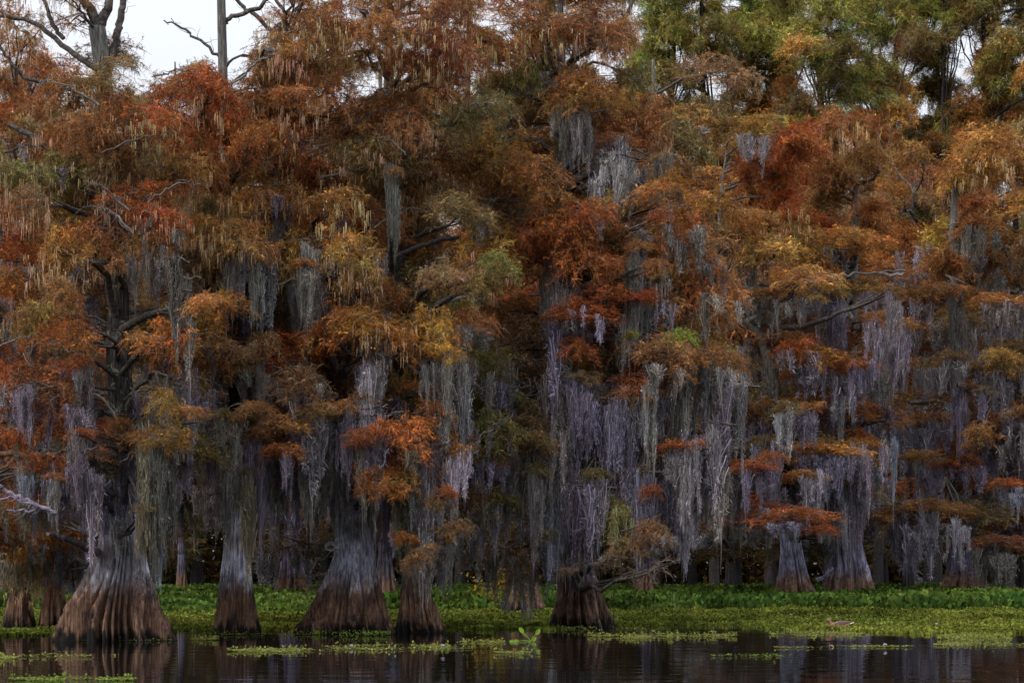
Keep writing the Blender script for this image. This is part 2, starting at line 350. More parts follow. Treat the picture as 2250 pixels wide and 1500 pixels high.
def trunk_mesh(path, d, seed, flutes=15, amp=.30, nth=128, step=.06):
    """path: (px, py, halfwidth px) from the base up; lateral buttress ribs fade with height"""
    r = np.random.RandomState(seed)
    pts = np.array([[*P(a, b, d)[[0, 2]], .87 * c / FP * d] for a, b, c in path]); pts[:, 2] *= np.interp(pts[:, 1], [2, 4], [1, 1.22])
    z0, z1 = -0.35, pts[-1, 1]
    zz = np.concatenate([np.arange(z0, min(4, z1), step), np.arange(min(4, z1), z1 + .01, .2)])
    zs = pts[:, 1]; x = np.interp(zz, zs, pts[:, 0]); rr = np.interp(zz, zs, pts[:, 2])
    low = zz < zs[0]; rr[low] = pts[0, 2] * (1 + (zs[0] - zz[low]) * .25)
    for _ in range(3):
        x[1:-1] = (x[:-2] + 2 * x[1:-1] + x[2:]) / 4; rr[1:-1] = (rr[:-2] + 2 * rr[1:-1] + rr[2:]) / 4
    th = np.linspace(0, 2 * np.pi, nth, endpoint=False)
    warp = th + .28 * np.sin(2 * th + r.uniform(0, 6)) + .16 * np.sin(5 * th + r.uniform(0, 6))
    T = warp[None] + (.10 * np.sin(zz * 1.1 + r.uniform(0, 6)) + .05 * np.sin(zz * 3.1))[:, None]
    f1 = np.abs(np.sin(T * flutes / 2 + .2 * np.sin(3 * th)[None])) ** .75
    f2 = np.abs(np.sin(T * flutes * 1.55 + 1.3 + .6 * np.sin(zz * 2.3)[:, None])) ** .7
    lobes = 1 + .14 * np.sin(3 * th + r.uniform(0, 6)) + .10 * np.sin(5 * th + r.uniform(0, 6)) + .07 * np.sin(8 * th + r.uniform(0, 6))
    A = 1.55 * amp * np.exp(-np.clip(zz, 0, None) / 1.6)[:, None] + .04
    up = np.exp(-np.clip(zz, 0, None) / 1.2)[:, None]
    rad = rr[:, None] * (1 + (lobes - 1)[None] * (.25 + .75 * up)) * (1 - A + A * f1 * 1.3) * (1 - .12 * (A / amp) + .12 * (A / amp) * f2)
    rad *= 1 + .02 * np.sin(23 * th[None] + zz[:, None] * 5) + r.normal(0, .006, rad.shape)
    dy = .15 * np.sin(zz * .5 + r.uniform(0, 6)) * np.clip(zz / 6, 0, 1)
    V = np.stack([x[:, None] + rad * np.cos(th), d + dy[:, None] + rad * np.sin(th), np.repeat(zz[:, None], nth, 1)], -1)
    n = len(zz); i = np.arange(n - 1)[:, None] * nth; j = np.arange(nth)[None]; j2 = (j + 1) % nth
    F = np.stack([i + j, i + j2, i + nth + j2, i + nth + j], -1).reshape(-1, 4)
    V = V.reshape(-1, 3); ctr = np.array([[x[-1], d + dy[-1], zz[-1] + .05]]); V = np.vstack([V, ctr])
    jj = np.arange(nth); cap = np.stack([(n - 1) * nth + jj, (n - 1) * nth + (jj + 1) % nth, np.full(nth, n * nth)], 1)
    return V, F, cap, (zz, x, rr, d + dy)

class Tree:
    def __init__(s, label, path, d, seed, flutes=15, amp=.30, nth=128, hi=(.42, .42, .48), group=None, name='bald_cypress', step=.06, mat=None):
        s.r = np.random.RandomState(seed); s.d = d; s.path = path
        b = P(path[0][0], path[0][1], d); s.base = np.array([b[0], d, 0.0]); s.nb = 0
        s.root = empty(name, s.base, label=label, cat='tree', group=group)
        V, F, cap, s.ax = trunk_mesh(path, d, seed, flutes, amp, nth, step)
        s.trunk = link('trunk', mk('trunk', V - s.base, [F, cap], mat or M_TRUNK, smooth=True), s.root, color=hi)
    def at(s, z):
        zz, x, rr, y = s.ax
        return np.array([np.interp(z, zz, x), np.interp(z, zz, y), z]), np.interp(z, zz, rr)
    def pad(s, px, py, rx=90, col=None, moss=0, mcol=None, mlen=1.0, dd=None, cat=0, kind='spray', vs=1.0, dmul=1.0, limb=True, mk_=None):
        r = s.r; dep = s.d + (r.uniform(-2.6, 1.8) * s.d / 47 * dmul if dd is None else dd)
        c = P(px, py, dep); R_ = rx / FP * dep
        a, tr = s.at(min(c[2] - r.uniform(.0, .35) * abs(c[0] - s.at(c[2])[0][0]) - .1, s.ax[0][-1] - .1))
        s.nb += 1
        # limb
        mb = MB(); n = 9; t = np.linspace(0, 1, n)[:, None]; Lg = np.linalg.norm(c - a)
        mid = np.array([0, 0, r.uniform(-.02, .14) * Lg]) + r.normal(0, .07, 3) * Lg
        path = a * (1 - t) + (c - np.array([0, 0, .05])) * t + mid * np.sin(np.pi * t) + r.normal(0, .018, (n, 3)) * Lg * np.sin(np.pi * t)
        r0 = min(tr * .8, .022 + .016 * Lg) * (s.d / 47) ** .5
        mb.tube(path, np.linspace(r0, .012 * s.d / 47, n), 6)
        for q in range(4):
            i = r.randint(3, n - 1); e = c + r.normal(0, .4, 3) * np.array([R_, R_, R_ * .5]); tt = np.linspace(0, 1, 5)[:, None]
            mb.tube(path[i] * (1 - tt) + e * tt + r.normal(0, .05, 3) * R_ * np.sin(np.pi * tt), np.linspace(r0 * .4, .006 * s.d / 47, 5), 4)
        # dead side twigs
        for q in range(3):
            i = r.randint(2, n - 1); v = unit(r.normal(0, 1, 3) * np.array([1, 1, .6])) * r.uniform(.2, .6) * s.d / 47; tt = np.linspace(0, 1, 4)[:, None]
            mb.tube(path[i] + v * tt + r.normal(0, .03, (4, 3)), np.linspace(.010, .003, 4) * s.d / 47, 3)
        br = link('branch', mb.mesh('branch', [M_LIMB]), s.root); 
        br.data.transform(__import__('mathutils').Matrix.Translation([-float(v) for v in s.base]))
        loc = c - s.base
        lib = {'spray': SPRAYS, 'thin': THIN, 'dome': DOMES, 'bare': BARETWIG}[kind]
        if col is None: col = colat(px + r.uniform(-45, 45), py + r.uniform(-35, 35))
        cc = jitter(PAL[col] if isinstance(col, str) else col, r)
        sq = R_ * r.uniform(.9, 1.1)
        if kind:
            fo = link('foliage', lib[r.randint(len(lib))], br, loc, cc, (sq * r.uniform(.8, 1.25), sq * r.uniform(.7, 1.1), sq * vs * r.uniform(.75, 1.25)), r.uniform(0, 6.28))
            tl = .38 if vs > .7 else .12; fo.rotation_euler[0] = r.uniform(-tl, tl); fo.rotation_euler[1] = r.uniform(-tl, tl)
        ms = s.d / 47
        if moss > 0:
            lb = CURT if moss > .5 else THINC
            if mcol is None:
                mcol = moss_at(px, py, r)
            lb = mk_ or lb
            ml = mlen * r.uniform(.7, 1.3) * ms
            link('hanging_moss', lb[r.randint(len(lb))], br, loc + np.array([0, 0, -.12 * R_]), mj(MOSS[mcol], r), (R_ * .95, R_ * .95, ml), r.uniform(0, 6.28))
        if cat > 0:
            link('catkin_cluster', TASS[r.randint(len(TASS))], br, loc + np.array([0, -.22 * R_, -.15 * R_]), jitter((.46, .33, .20), r, .12), (R_, R_, ms * r.uniform(.9, 1.4)), r.uniform(0, 6.28))
        return br
    def beard(s, px, py, L, mcol='g', wpx=30, lib=None, dd=-.3, bare=False):
        """moss hung from a twig by the trunk; px,py top point, L length px, wpx half width"""
        r = s.r; dep = s.d + dd; c = P(px, py, dep); lib = lib or BEARD; sw = wpx / FP * dep
        if dd < -1.5 and not bare:
            a = s.pad(px + r.uniform(-8, 8), py - 8, max(40, wpx * 1.5), None, dd=dd, kind='spray' if lib is SHAG else 'thin', vs=.7)
        else: a = s.trunk
        if bare: s.stem([(px - wpx * 1.6, py - r.uniform(-6, 14), .8), (px - wpx * .6, py - 6, 1.6), (px + wpx * .5, py - 4, 1.8), (px + wpx * 1.8, py + r.uniform(-16, 8), 2.4)], dd=dd, name='branch', k=4)
        nat = {id(BEARD): .25, id(SHAG): .55, id(CURT): .9, id(THINC): .8}[id(lib)]
        o = link('hanging_moss', lib[r.randint(len(lib))], a, c - s.base, mj(MOSS[mcol], r, .12), (sw / nat, sw / nat, L / FP * dep), r.uniform(0, 6.28))
        return o
    def stem(s, pts, dd=0, color=None, name='stem', k=8, mat=None, wob=.02, dd0=None):
        """pts: (px,py,halfwidth px)"""
        r = s.r; q = np.array([[*P(a, b, s.d + (dd if dd0 is None or i > 2 else dd0 + (dd - dd0) * i / 3)), c / FP * s.d] for i, (a, b, c) in enumerate(pts)]); t = np.linspace(0, len(q) - 1, (len(q) - 1) * 5 + 1)
        X = np.column_stack([np.interp(t, np.arange(len(q)), q[:, i]) for i in range(4)])
        for _ in range(2): X[1:-1] = (X[:-2] + 2 * X[1:-1] + X[2:]) / 4
        X[1:-1, :3] += r.normal(0, wob, (len(X) - 2, 3)) * (s.d / 47)
        mb = MB(); mb.tube(X[:, :3] - s.base, X[:, 3], k)
        # short side twigs
        for a in range(len(pts) * 2):
            i = r.randint(1, len(X) - 1); v = unit(r.normal(0, 1, 3)) * r.uniform(.15, .5) * s.d / 47; tt = np.linspace(0, 1, 4)[:, None]
            mb.tube(X[i, :3] - s.base + v * tt + r.normal(0, .02, (4, 3)), np.linspace(.010, .003, 4) * s.d / 47, 3)
        return link(name, mb.mesh(name, [mat or M_LIMB], True), s.root, color=color)

def moss_at(px, py, r):
    """dominant moss colour over the stand: grey high up, violet low"""
    u = r.uniform()
    low = np.clip((py - 600) / 500, 0, 1)
    if px > 1050: return ('c' if u < .3 else 'v' if u < .6 else 'l' if u < .75 else 'g') if u < .35 + .6 * low else 'g'
    return ('v' if u < .25 else 'p' if u < .4 else 'l' if u < .5 else 'o' if u < .65 else 'g') if u < .2 + .7 * low else 'g'

# --- front row
T = {}
T['off'] = Tree('cypress mostly off the left edge with only its long bare limbs and sprays in view',
                [(-95, 1402, 80), (-85, 1250, 42), (-80, 1000, 26), (-85, 500, 20), (-85, -100, 12)], 44.5, 1)
T['big'] = Tree('largest cypress with wide fluted base and dark lichen spotted trunk at far left front',
                [(249, 1405, 122), (248, 1370, 113), (250, 1330, 100), (254, 1290, 84), (262, 1240, 66), (268, 1200, 56), (268, 1150, 44),
                 (266, 1080, 36), (268, 1000, 28), (266, 900, 26), (258, 800, 25), (256, 700, 22), (262, 620, 18), (262, 540, 15), (250, 400, 15),
                 (238, 250, 15), (226, 150, 16), (221, 95, 17), (213, 50, 17)], 43.6, 2, flutes=19, amp=.34, nth=192, step=.04, hi=(.40, .385, .44))
T['slim'] = Tree('slim cypress with smooth pale violet trunk, second from left in the front row',
                 [(517, 1392, 61), (518, 1350, 53), (518, 1300, 45), (520, 1250, 37), (520, 1200, 31), (522, 1150, 24), (524, 1100, 18), (524, 1050, 15),
                  (520, 950, 13), (512, 800, 12), (506, 650, 12), (497, 450, 10), (490, 250, 10), (489, 140, 9.5), (488, 60, 9), (486, -60, 8)], 47.4, 3, flutes=15, amp=.16, nth=144, hi=(.58, .60, .72))
T['broad'] = Tree('broad cypress with fanned brown buttress and blue grey bark, left of the narrower twin base',
                  [(772, 1391, 110), (774, 1365, 98), (778, 1330, 82), (778, 1290, 70), (780, 1250, 55), (782, 1210, 46), (776, 1160, 38), (765, 1100, 31),
                   (750, 1040, 26), (745, 950, 20), (740, 850, 18), (725, 750, 16), (696, 670, 17), (665, 600, 15), (635, 540, 13), (612, 480, 11), (600, 380, 9), (590, 200, 7)], 48.0, 4, flutes=19, amp=.32, nth=192, hi=(.54, .56, .67), step=.04)
T['twin'] = Tree('narrow cypress with ribbed brown base pressed against the right side of the broad one',
                 [(926, 1389, 60), (922, 1350, 48), (916, 1310, 38), (913, 1260, 30), (908, 1200, 25), (900, 1100, 21), (890, 950, 19), (880, 800, 18), (872, 600, 18),
                  (864, 480, 17), (858, 380, 15), (856, 250, 12), (855, 100, 9), (854, -60, 8)], 48.6, 5, flutes=14, amp=.30, nth=160, hi=(.28, .25, .24))
T['moss'] = Tree('moss draped cypress with reddish knobby base at mid picture and forked crown above',
                 [(1281, 1378, 70), (1279, 1345, 60), (1276, 1300, 48), (1262, 1240, 40), (1248, 1190, 34), (1244, 1120, 30), (1246, 1000, 27), (1245, 850, 25),
                  (1236, 700, 22), (1230, 600, 20), (1230, 450, 17), (1228, 350, 15), (1228, 250, 12), (1234, 180, 11), (1232, 60, 7), (1230, -60, 5)], 52.2, 6, flutes=14, amp=.30, nth=160, hi=(.24, .23, .31))
T['edge'] = Tree('small dark cypress at the left edge, half lost in olive foliage',
                 [(42, 1383, 38), (44, 1340, 30), (46, 1290, 21), (50, 1230, 15), (52, 1100, 11), (45, 700, 9), (40, 300, 6)], 50.6, 8, flutes=9, amp=.3, nth=96, hi=(.10, .09, .09))
T['nook'] = Tree('dark narrow cypress tucked behind the left flank of the largest one',
                 [(116, 1383, 38), (116, 1340, 31), (117, 1290, 22), (118, 1230, 15), (120, 1050, 11), (130, 800, 10), (140, 400, 7)], 50.9, 9, flutes=9, amp=.3, nth=96, hi=(.12, .10, .11))
# stems forking from the front trees
T['big'].stem([(214, 58, 14), (200, 22, 11), (178, -8, 9), (150, -40, 7)]); T['big'].stem([(216, 60, 13), (238, 20, 10), (244, -30, 8)])
T['big'].stem([(232, 150, 9), (255, 90, 9), (262, 45, 8), (276, -5, 7), (285, -50, 6)])
T['big'].stem([(226, 160, 7), (150, 110, 6), (70, 45, 5), (-20, 32, 4)]); T['big'].stem([(140, 85, 5), (115, 50, 5), (100, 10, 4), (80, -30, 4)])
T['big'].stem([(60, 175, 4), (25, 145, 4), (5, 105, 3), (-20, 90, 3)]); T['big'].stem([(230, 170, 5), (120, 190, 4.5), (60, 175, 4)])
T['slim'].stem([(490, 52, 6), (515, 34, 5), (560, 22, 5), (600, -8, 4)]); T['slim'].stem([(602, 75, 4), (560, 35, 5), (530, 12, 4), (505, -20, 4)], dd=.3)
T['slim'].stem([(600, -8, 4), (625, 25, 4), (660, 50, 3)]); T['slim'].stem([(486, 128, 4), (440, 90, 3), (400, 60, 2.5), (360, 45, 1.5)])
T['big'].stem([(262, 560, 5), (300, 490, 5), (320, 462, 3)], dd=-.5)
T['big'].stem([(230, 500, 9), (185, 420, 8), (130, 350, 8), (90, 310, 7), (20, 275, 5)], dd=-.2)
T['broad'].stem([(690, 668, 12), (705, 640, 9), (705, 600, 5)], dd=-.2)
T['moss'].stem([(1236, 175, 9), (1262, 128, 9), (1300, 105, 8), (1345, 75, 6), (1375, 40, 5), (1392, -10, 4)], dd=-.2)
T['moss'].stem([(1228, 240, 7), (1195, 205, 6), (1160, 165, 4), (1120, 135, 3), (1080, 80, 2)])
T['moss'].stem([(1215, 330, 6), (1150, 300, 8), (1100, 318, 8), (1060, 338, 7), (1010, 340, 5)], dd=-1); T['moss'].stem([(1100, 318, 6), (1122, 270, 6), (1120, 210, 5), (1085, 160, 4), (1052, 120, 3)], dd=-1)
T['moss'].stem([(1228, 400, 5), (1190, 390, 6), (1130, 370, 5), (1090, 345, 5)], dd=-1)
T['moss'].stem([(1235, 420, 8), (1290, 380, 7), (1340, 355, 7), (1368, 330, 5)], dd=-.8)
PALEW = (.30, .27, .24); TANW = (.33, .19, .11); LILW = (.30, .26, .34)
def bare(t, pts, color, dd=-1.4, name='bare_branch'):
    if t in ('off', 'big') and pts[0][0] < 240: return T[t].stem(pts, dd=-3.9, dd0=(-.4 if t == 'big' and pts[0][0] > 200 else None), color=np.array(color) * .72, name=name, mat=M_BARE, k=6, wob=.03)
    return T[t].stem(pts, dd=dd, color=color, name=name, mat=M_BARE, k=6, wob=.012)
bare('off', [(-85, 1010, 9), (-20, 992, 7), (50, 996, 6), (100, 1002, 6), (145, 1008, 3)], TANW); bare('off', [(55, 996, 5), (20, 1018, 4), (-20, 1045, 4)], TANW)
bare('off', [(15, 990, 3), (22, 970, 3), (45, 958, 3), (10, 945, 2.5), (-20, 940, 2)], TANW); bare('off', [(115, 1002, 3), (145, 985, 2.5), (150, 980, 1)], TANW)
bare('big', [(215, 1140, 4), (190, 1142, 4), (130, 1125, 5), (100, 1120, 4), (60, 1118, 2.5), (15, 1120, 1.5)], LILW, -1); bare('big', [(125, 1126, 4), (80, 1108, 5), (30, 1088, 5), (10, 1072, 4), (-20, 1060, 4)], LILW, -1)
bare('big', [(120, 1124, 3), (30, 1095, 3), (-15, 1092, 3)], LILW, -1.1); bare('big', [(215, 1212, 9), (190, 1205, 9), (150, 1182, 7), (105, 1172, 4)], (.15, .12, .12), -1)
bare('big', [(300, 965, 2.5), (275, 962, 5), (262, 958, 6), (245, 952, 2)], (.5, .52, .52), -.9); bare('broad', [(745, 1205, 4), (728, 1188, 4), (712, 1202, 3), (728, 1210, 2), (740, 1200, 2)], (.35, .35, .36), -1.2)
bare('slim', [(490, 800, 3), (485, 815, 3), (480, 830, 3), (478, 845, 2), (468, 865, 2), (455, 890, 1.5)], (.5, .42, .45)); bare('slim', [(483, 815, 3), (495, 808, 2), (510, 800, 2)], (.5, .42, .45))
bare('broad', [(640, 705, 3), (560, 715, 3), (480, 725, 3), (430, 735, 2)], PALEW); bare('twin', [(925, 700, 4), (975, 665, 5), (1005, 655, 4), (1025, 650, 2)], (.3, .33, .33))
bare('twin', [(865, 565, 5), (910, 545, 5), (960, 528, 6), (1010, 520, 4)], (.06, .05, .05)); bare('moss', [(1230, 1210, 5), (1180, 1190, 3), (1140, 1188, 3), (1115, 1205, 2), (1100, 1240, 2)], (.3, .25, .25))
bare('moss', [(1215, 1170, 3), (1200, 1175, 3), (1190, 1180, 2)], PALEW); bare('moss', [(1290, 1050, 3), (1262, 960, 3), (1290, 975, 3), (1320, 1000, 2), (1330, 1030, 1.5)], (.35, .38, .45))
bare('moss', [(1310, 870, 3), (1345, 875, 3), (1375, 880, 3), (1400, 895, 3), (1415, 920, 2)], (.3, .38, .42)); bare('moss', [(1400, 1085, 4), (1430, 1100, 3), (1470, 1115, 2.5), (1515, 1140, 2)], PALEW)
bare('big', [(262, 930, 3), (225, 870, 3), (170, 855, 4), (140, 842, 2)], PALEW)
# moss on and around the trunks
for t, px, py, ln, c, wp, lib in [
    ('big', 266, 965, 230, 'v', 24, BEARD), ('big', 262, 975, 200, 'c', 16, BEARD), ('big', 290, 970, 180, 'v', 16, BEARD), ('big', 262, 1120, 100, 'w', 22, BEARD), ('big', 325, 960, 250, 'o', 35, SHAG),
    ('big', 350, 980, 260, 'd', 40, SHAG), ('big', 190, 940, 200, 'd', 40, SHAG), ('big', 205, 1000, 220, 'p', 25, BEARD), ('big', 165, 1015, 110, 'p', 25, SHAG), ('big', 185, 800, 200, 'g', 30, SHAG),
    ('big', 310, 1120, 110, 'o', 18, SHAG), ('big', 345, 1130, 160, 'l', 16, BEARD), ('big', 80, 1120, 75, 'g', 8, BEARD),
    ('slim', 500, 1030, 170, 'g', 24, BEARD), ('slim', 548, 1040, 200, 'o', 20, BEARD), ('slim', 505, 560, 160, 'g', 22, SHAG), ('slim', 565, 960, 230, 'p', 24, SHAG),
    ('broad', 730, 930, 190, 'g', 36, SHAG), ('broad', 680, 980, 160, 'g', 30, SHAG), ('broad', 800, 880, 260, 'g', 40, SHAG), ('broad', 800, 770, 170, 'v', 22, BEARD), ('broad', 655, 590, 170, 'g', 25, SHAG), ('broad', 610, 480, 150, 'd', 20, SHAG),
    ('twin', 890, 930, 300, 'g', 30, SHAG), ('twin', 925, 1000, 230, 'w', 22, BEARD), ('twin', 975, 860, 200, 'w', 18, BEARD), ('twin', 1015, 800, 190, 'c', 20, BEARD), ('twin', 965, 1040, 160, 'w', 16, BEARD),
    ('twin', 935, 1170, 130, 'g', 30, SHAG), ('twin', 862, 380, 170, 'g', 18, SHAG), ('twin', 880, 1060, 170, 'o', 30, SHAG), ('twin', 980, 1190, 110, 'g', 22, SHAG),
    ('moss', 1240, 240, 90, 'g', 30, SHAG), ('moss', 1230, 560, 180, 'g', 40, SHAG), ('moss', 1200, 600, 170, 'd', 25, SHAG), ('moss', 1255, 590, 150, 'd', 25, SHAG), ('moss', 1345, 320, 140, 'c', 45, SHAG), ('moss', 1370, 310, 160, 'c', 22, BEARD),
    ('moss', 1245, 240, 110, 'g', 28, SHAG), ('moss', 1235, 800, 240, 'g', 50, SHAG), ('moss', 1240, 960, 250, 'v', 45, SHAG), ('moss', 1300, 880, 220, 'v', 55, SHAG), ('moss', 1350, 880, 130, 'v', 40, SHAG), ('moss', 1285, 960, 250, 'd', 40, SHAG), ('moss', 1395, 900, 120, 'v', 25, SHAG),
    ('moss', 1220, 1080, 200, 'l', 30, SHAG), ('moss', 1260, 1130, 140, 'g', 40, SHAG), ('moss', 1320, 1000, 230, 'o', 40, SHAG), ('moss', 1330, 1070, 110, 'Y', 20, SHAG), ('moss', 1395, 1030, 110, 'Y', 14, BEARD), ('moss', 1350, 1120, 90, 'Y', 20, SHAG),
    ('moss', 1418, 555, 150, 'g', 34, CURT), ('moss', 1462, 455, 150, 'c', 26, THINC), ('moss', 1452, 610, 120, 'w', 22, THINC), ('moss', 1436, 352, 80, 'g', 34, CURT), ('moss', 1400, 540, 180, 'w', 26, SHAG), ('moss', 1420, 620, 140, 'w', 22, SHAG), ('moss', 1180, 900, 230, 'g', 40, SHAG), ('moss', 1130, 980, 200, 'g', 40, SHAG),
    ('moss', 1500, 1120, 110, 'l', 7, BEARD), ('moss', 1210, 1180, 90, 'l', 12, BEARD), ('moss', 1440, 870, 160, 'g', 45, SHAG), ('moss', 1560, 830, 150, 'c', 40, SHAG), ('moss', 1600, 800, 130, 'w', 22, SHAG), ('moss', 1632, 800, 200, 'w', 11, BEARD),
    ('moss', 1490, 990, 190, 'v', 45, SHAG), ('moss', 1560, 970, 120, 'l', 40, SHAG), ('moss', 1450, 1010, 200, 'c', 35, SHAG), ('moss', 1500, 800, 210, 'g', 40, SHAG), ('moss', 1060, 460, 90, 'w', 22, SHAG)]:
    T[t].beard(px, py, ln, c, wp, lib, dd=(-.75 if t == 'big' and 250 < px < 300 and c in 'vcw' else random.uniform(-3.3, -2.3)))

rm = np.random.RandomState(77)
for t, n, (x0, x1), (y0, y1), (l0, l1), cols, wl in [
    ('moss', 3, (1205, 1285), (225, 270), (90, 130), 'ggc', (18, 30)), ('moss', 9, (1190, 1285), (560, 1060), (130, 220), 'ggcv', (22, 40)), ('moss', 4, (1310, 1375), (320, 370), (110, 170), 'cgw', (20, 34)), ('moss', 4, (1310, 1400), (540, 720), (100, 160), 'cg', (18, 30)),
    ('moss', 15, (1380, 1600), (800, 1040), (90, 190), 'gvcw', (20, 42)), ('moss', 7, (1090, 1210), (760, 1060), (110, 200), 'gvg', (20, 36)), ('moss', 9, (1230, 1420), (870, 1080), (110, 200), 'vvcl', (22, 40)),
    ('broad', 9, (640, 840), (760, 1000), (110, 210), 'gcgv', (20, 36)), ('twin', 12, (850, 1020), (790, 1090), (100, 200), 'wgcw', (14, 32)), ('slim', 8, (380, 600), (780, 1040), (110, 200), 'gvgp', (16, 32)),
    ('slim', 4, (480, 600), (520, 620), (90, 150), 'gc', (16, 28)), ('big', 8, (50, 195), (820, 1060), (90, 170), 'gvpg', (16, 28)), ('big', 4, (340, 420), (560, 700), (110, 170), 'gd', (14, 26)), ('broad', 5, (640, 700), (520, 640), (80, 150), 'gd', (16, 28))]:
    for k in range(n):
        px, py = rm.uniform(x0, x1), (y0 + (y1 - y0) * (k + rm.uniform()) / n if x1 - x0 < 130 else rm.uniform(y0, y1))
        T[t].beard(px, py, rm.uniform(l0, l1), cols[rm.randint(len(cols))], rm.uniform(*wl), SHAG if rm.uniform() < .6 else BEARD, dd=-3.3 + rm.uniform(-.5, .6), bare=rm.uniform() < .6)

# foliage: how thick the stand is over the picture, in hundreds of pixels (9 = closed)
DENS = ["75300089999888000000000000",
        "78888799997788000000000000",
        "99999999999999100000000000",
        "99999999999999400000000000",
        "99999999999999960000000000",
        "99999999999999940000000000",
        "99969799999999983000000000",
        "99979999999999997000000000",
        "99969999998878887000000000",
        "99878999997757775000000000",
        "97744778977543365000000000",
        "86210235664323440000000000",
        "55000011210122310000000000"]
MOSD = ["11000000000111110000000000",
        "11100000000111110000000000",
        "11111111001122230000000000",
        "32221121111222340000000000",
        "21123122111223350000000000",
        "44464556433445660000000000",
        "55666667544556660000000000",
        "66677776655667660000000000",
        "77888888877888880000000000",
        "88889999998999990000000000",
        "88888999988999990000000000",
        "66867788888898870000000000",
        "44334444555455430000000000"]
def gr(G, px, py): return int(G[int(np.clip(py // 100, 0, 12))][int(np.clip(px // 100, 0, 25))])
front = ['off', 'big', 'slim', 'broad', 'twin', 'moss', 'moss', 'twin']
lanes = [('off', -90), ('edge', 45), ('big', 255), ('slim', 510), ('broad', 700), ('twin', 880), ('moss', 1235)]
rg = np.random.RandomState(99)
for iy in range(-1, 25):
    for ix in range(-1, 22):
        px = ix * 74 + (37 if iy % 2 else 0) + rg.uniform(-30, 30); py = iy * 52 + rg.uniform(-24, 24)
        if px > 1560: continue
        dn = gr(DENS, px, py) / 9
        if rg.uniform() > dn * .97: continue
        # keep the fluted bases and the dark trunk in view
        tr = min(lanes, key=lambda a: abs(a[1] - px) * rg.uniform(.7, 1.3) + (60 if a[0] == 'edge' else 0))[0]
        on_base = any(abs(px - bx) < bw and by0 < py < by1 for bx, bw, by0, by1 in [(262, 130, 1100, 1500), (520, 85, 1060, 1500), (775, 120, 1090, 1500), (915, 80, 1180, 1500), (1255, 70, 1210, 1500), (258, 112, 590, 950), (1240, 62, 230, 1210), (1345, 34, 310, 480)])
        if abs(px - 258) < 75 and 560 < py < 950: continue
        m = gr(MOSD, px, py) / 9
        high = py < 190
        rx = rg.uniform(66, 104) * (.85 if high else 1)
        if on_base: dd = rg.uniform(2, 4); m *= .6
        else: dd = None
        kind = 'thin' if dn < .7 else 'spray'
        catp = .45 if (py < 680 and px < 1020) else .2 if py < 480 else .06
        T[tr].pad(px, py, rx, None, moss=(m if rg.uniform() < m * 1.1 else 0), mlen=(.45 + .75 * m), cat=1 if rg.uniform() < catp else 0, kind=kind, vs=.85 if py > 700 else 1.1, dd=dd)
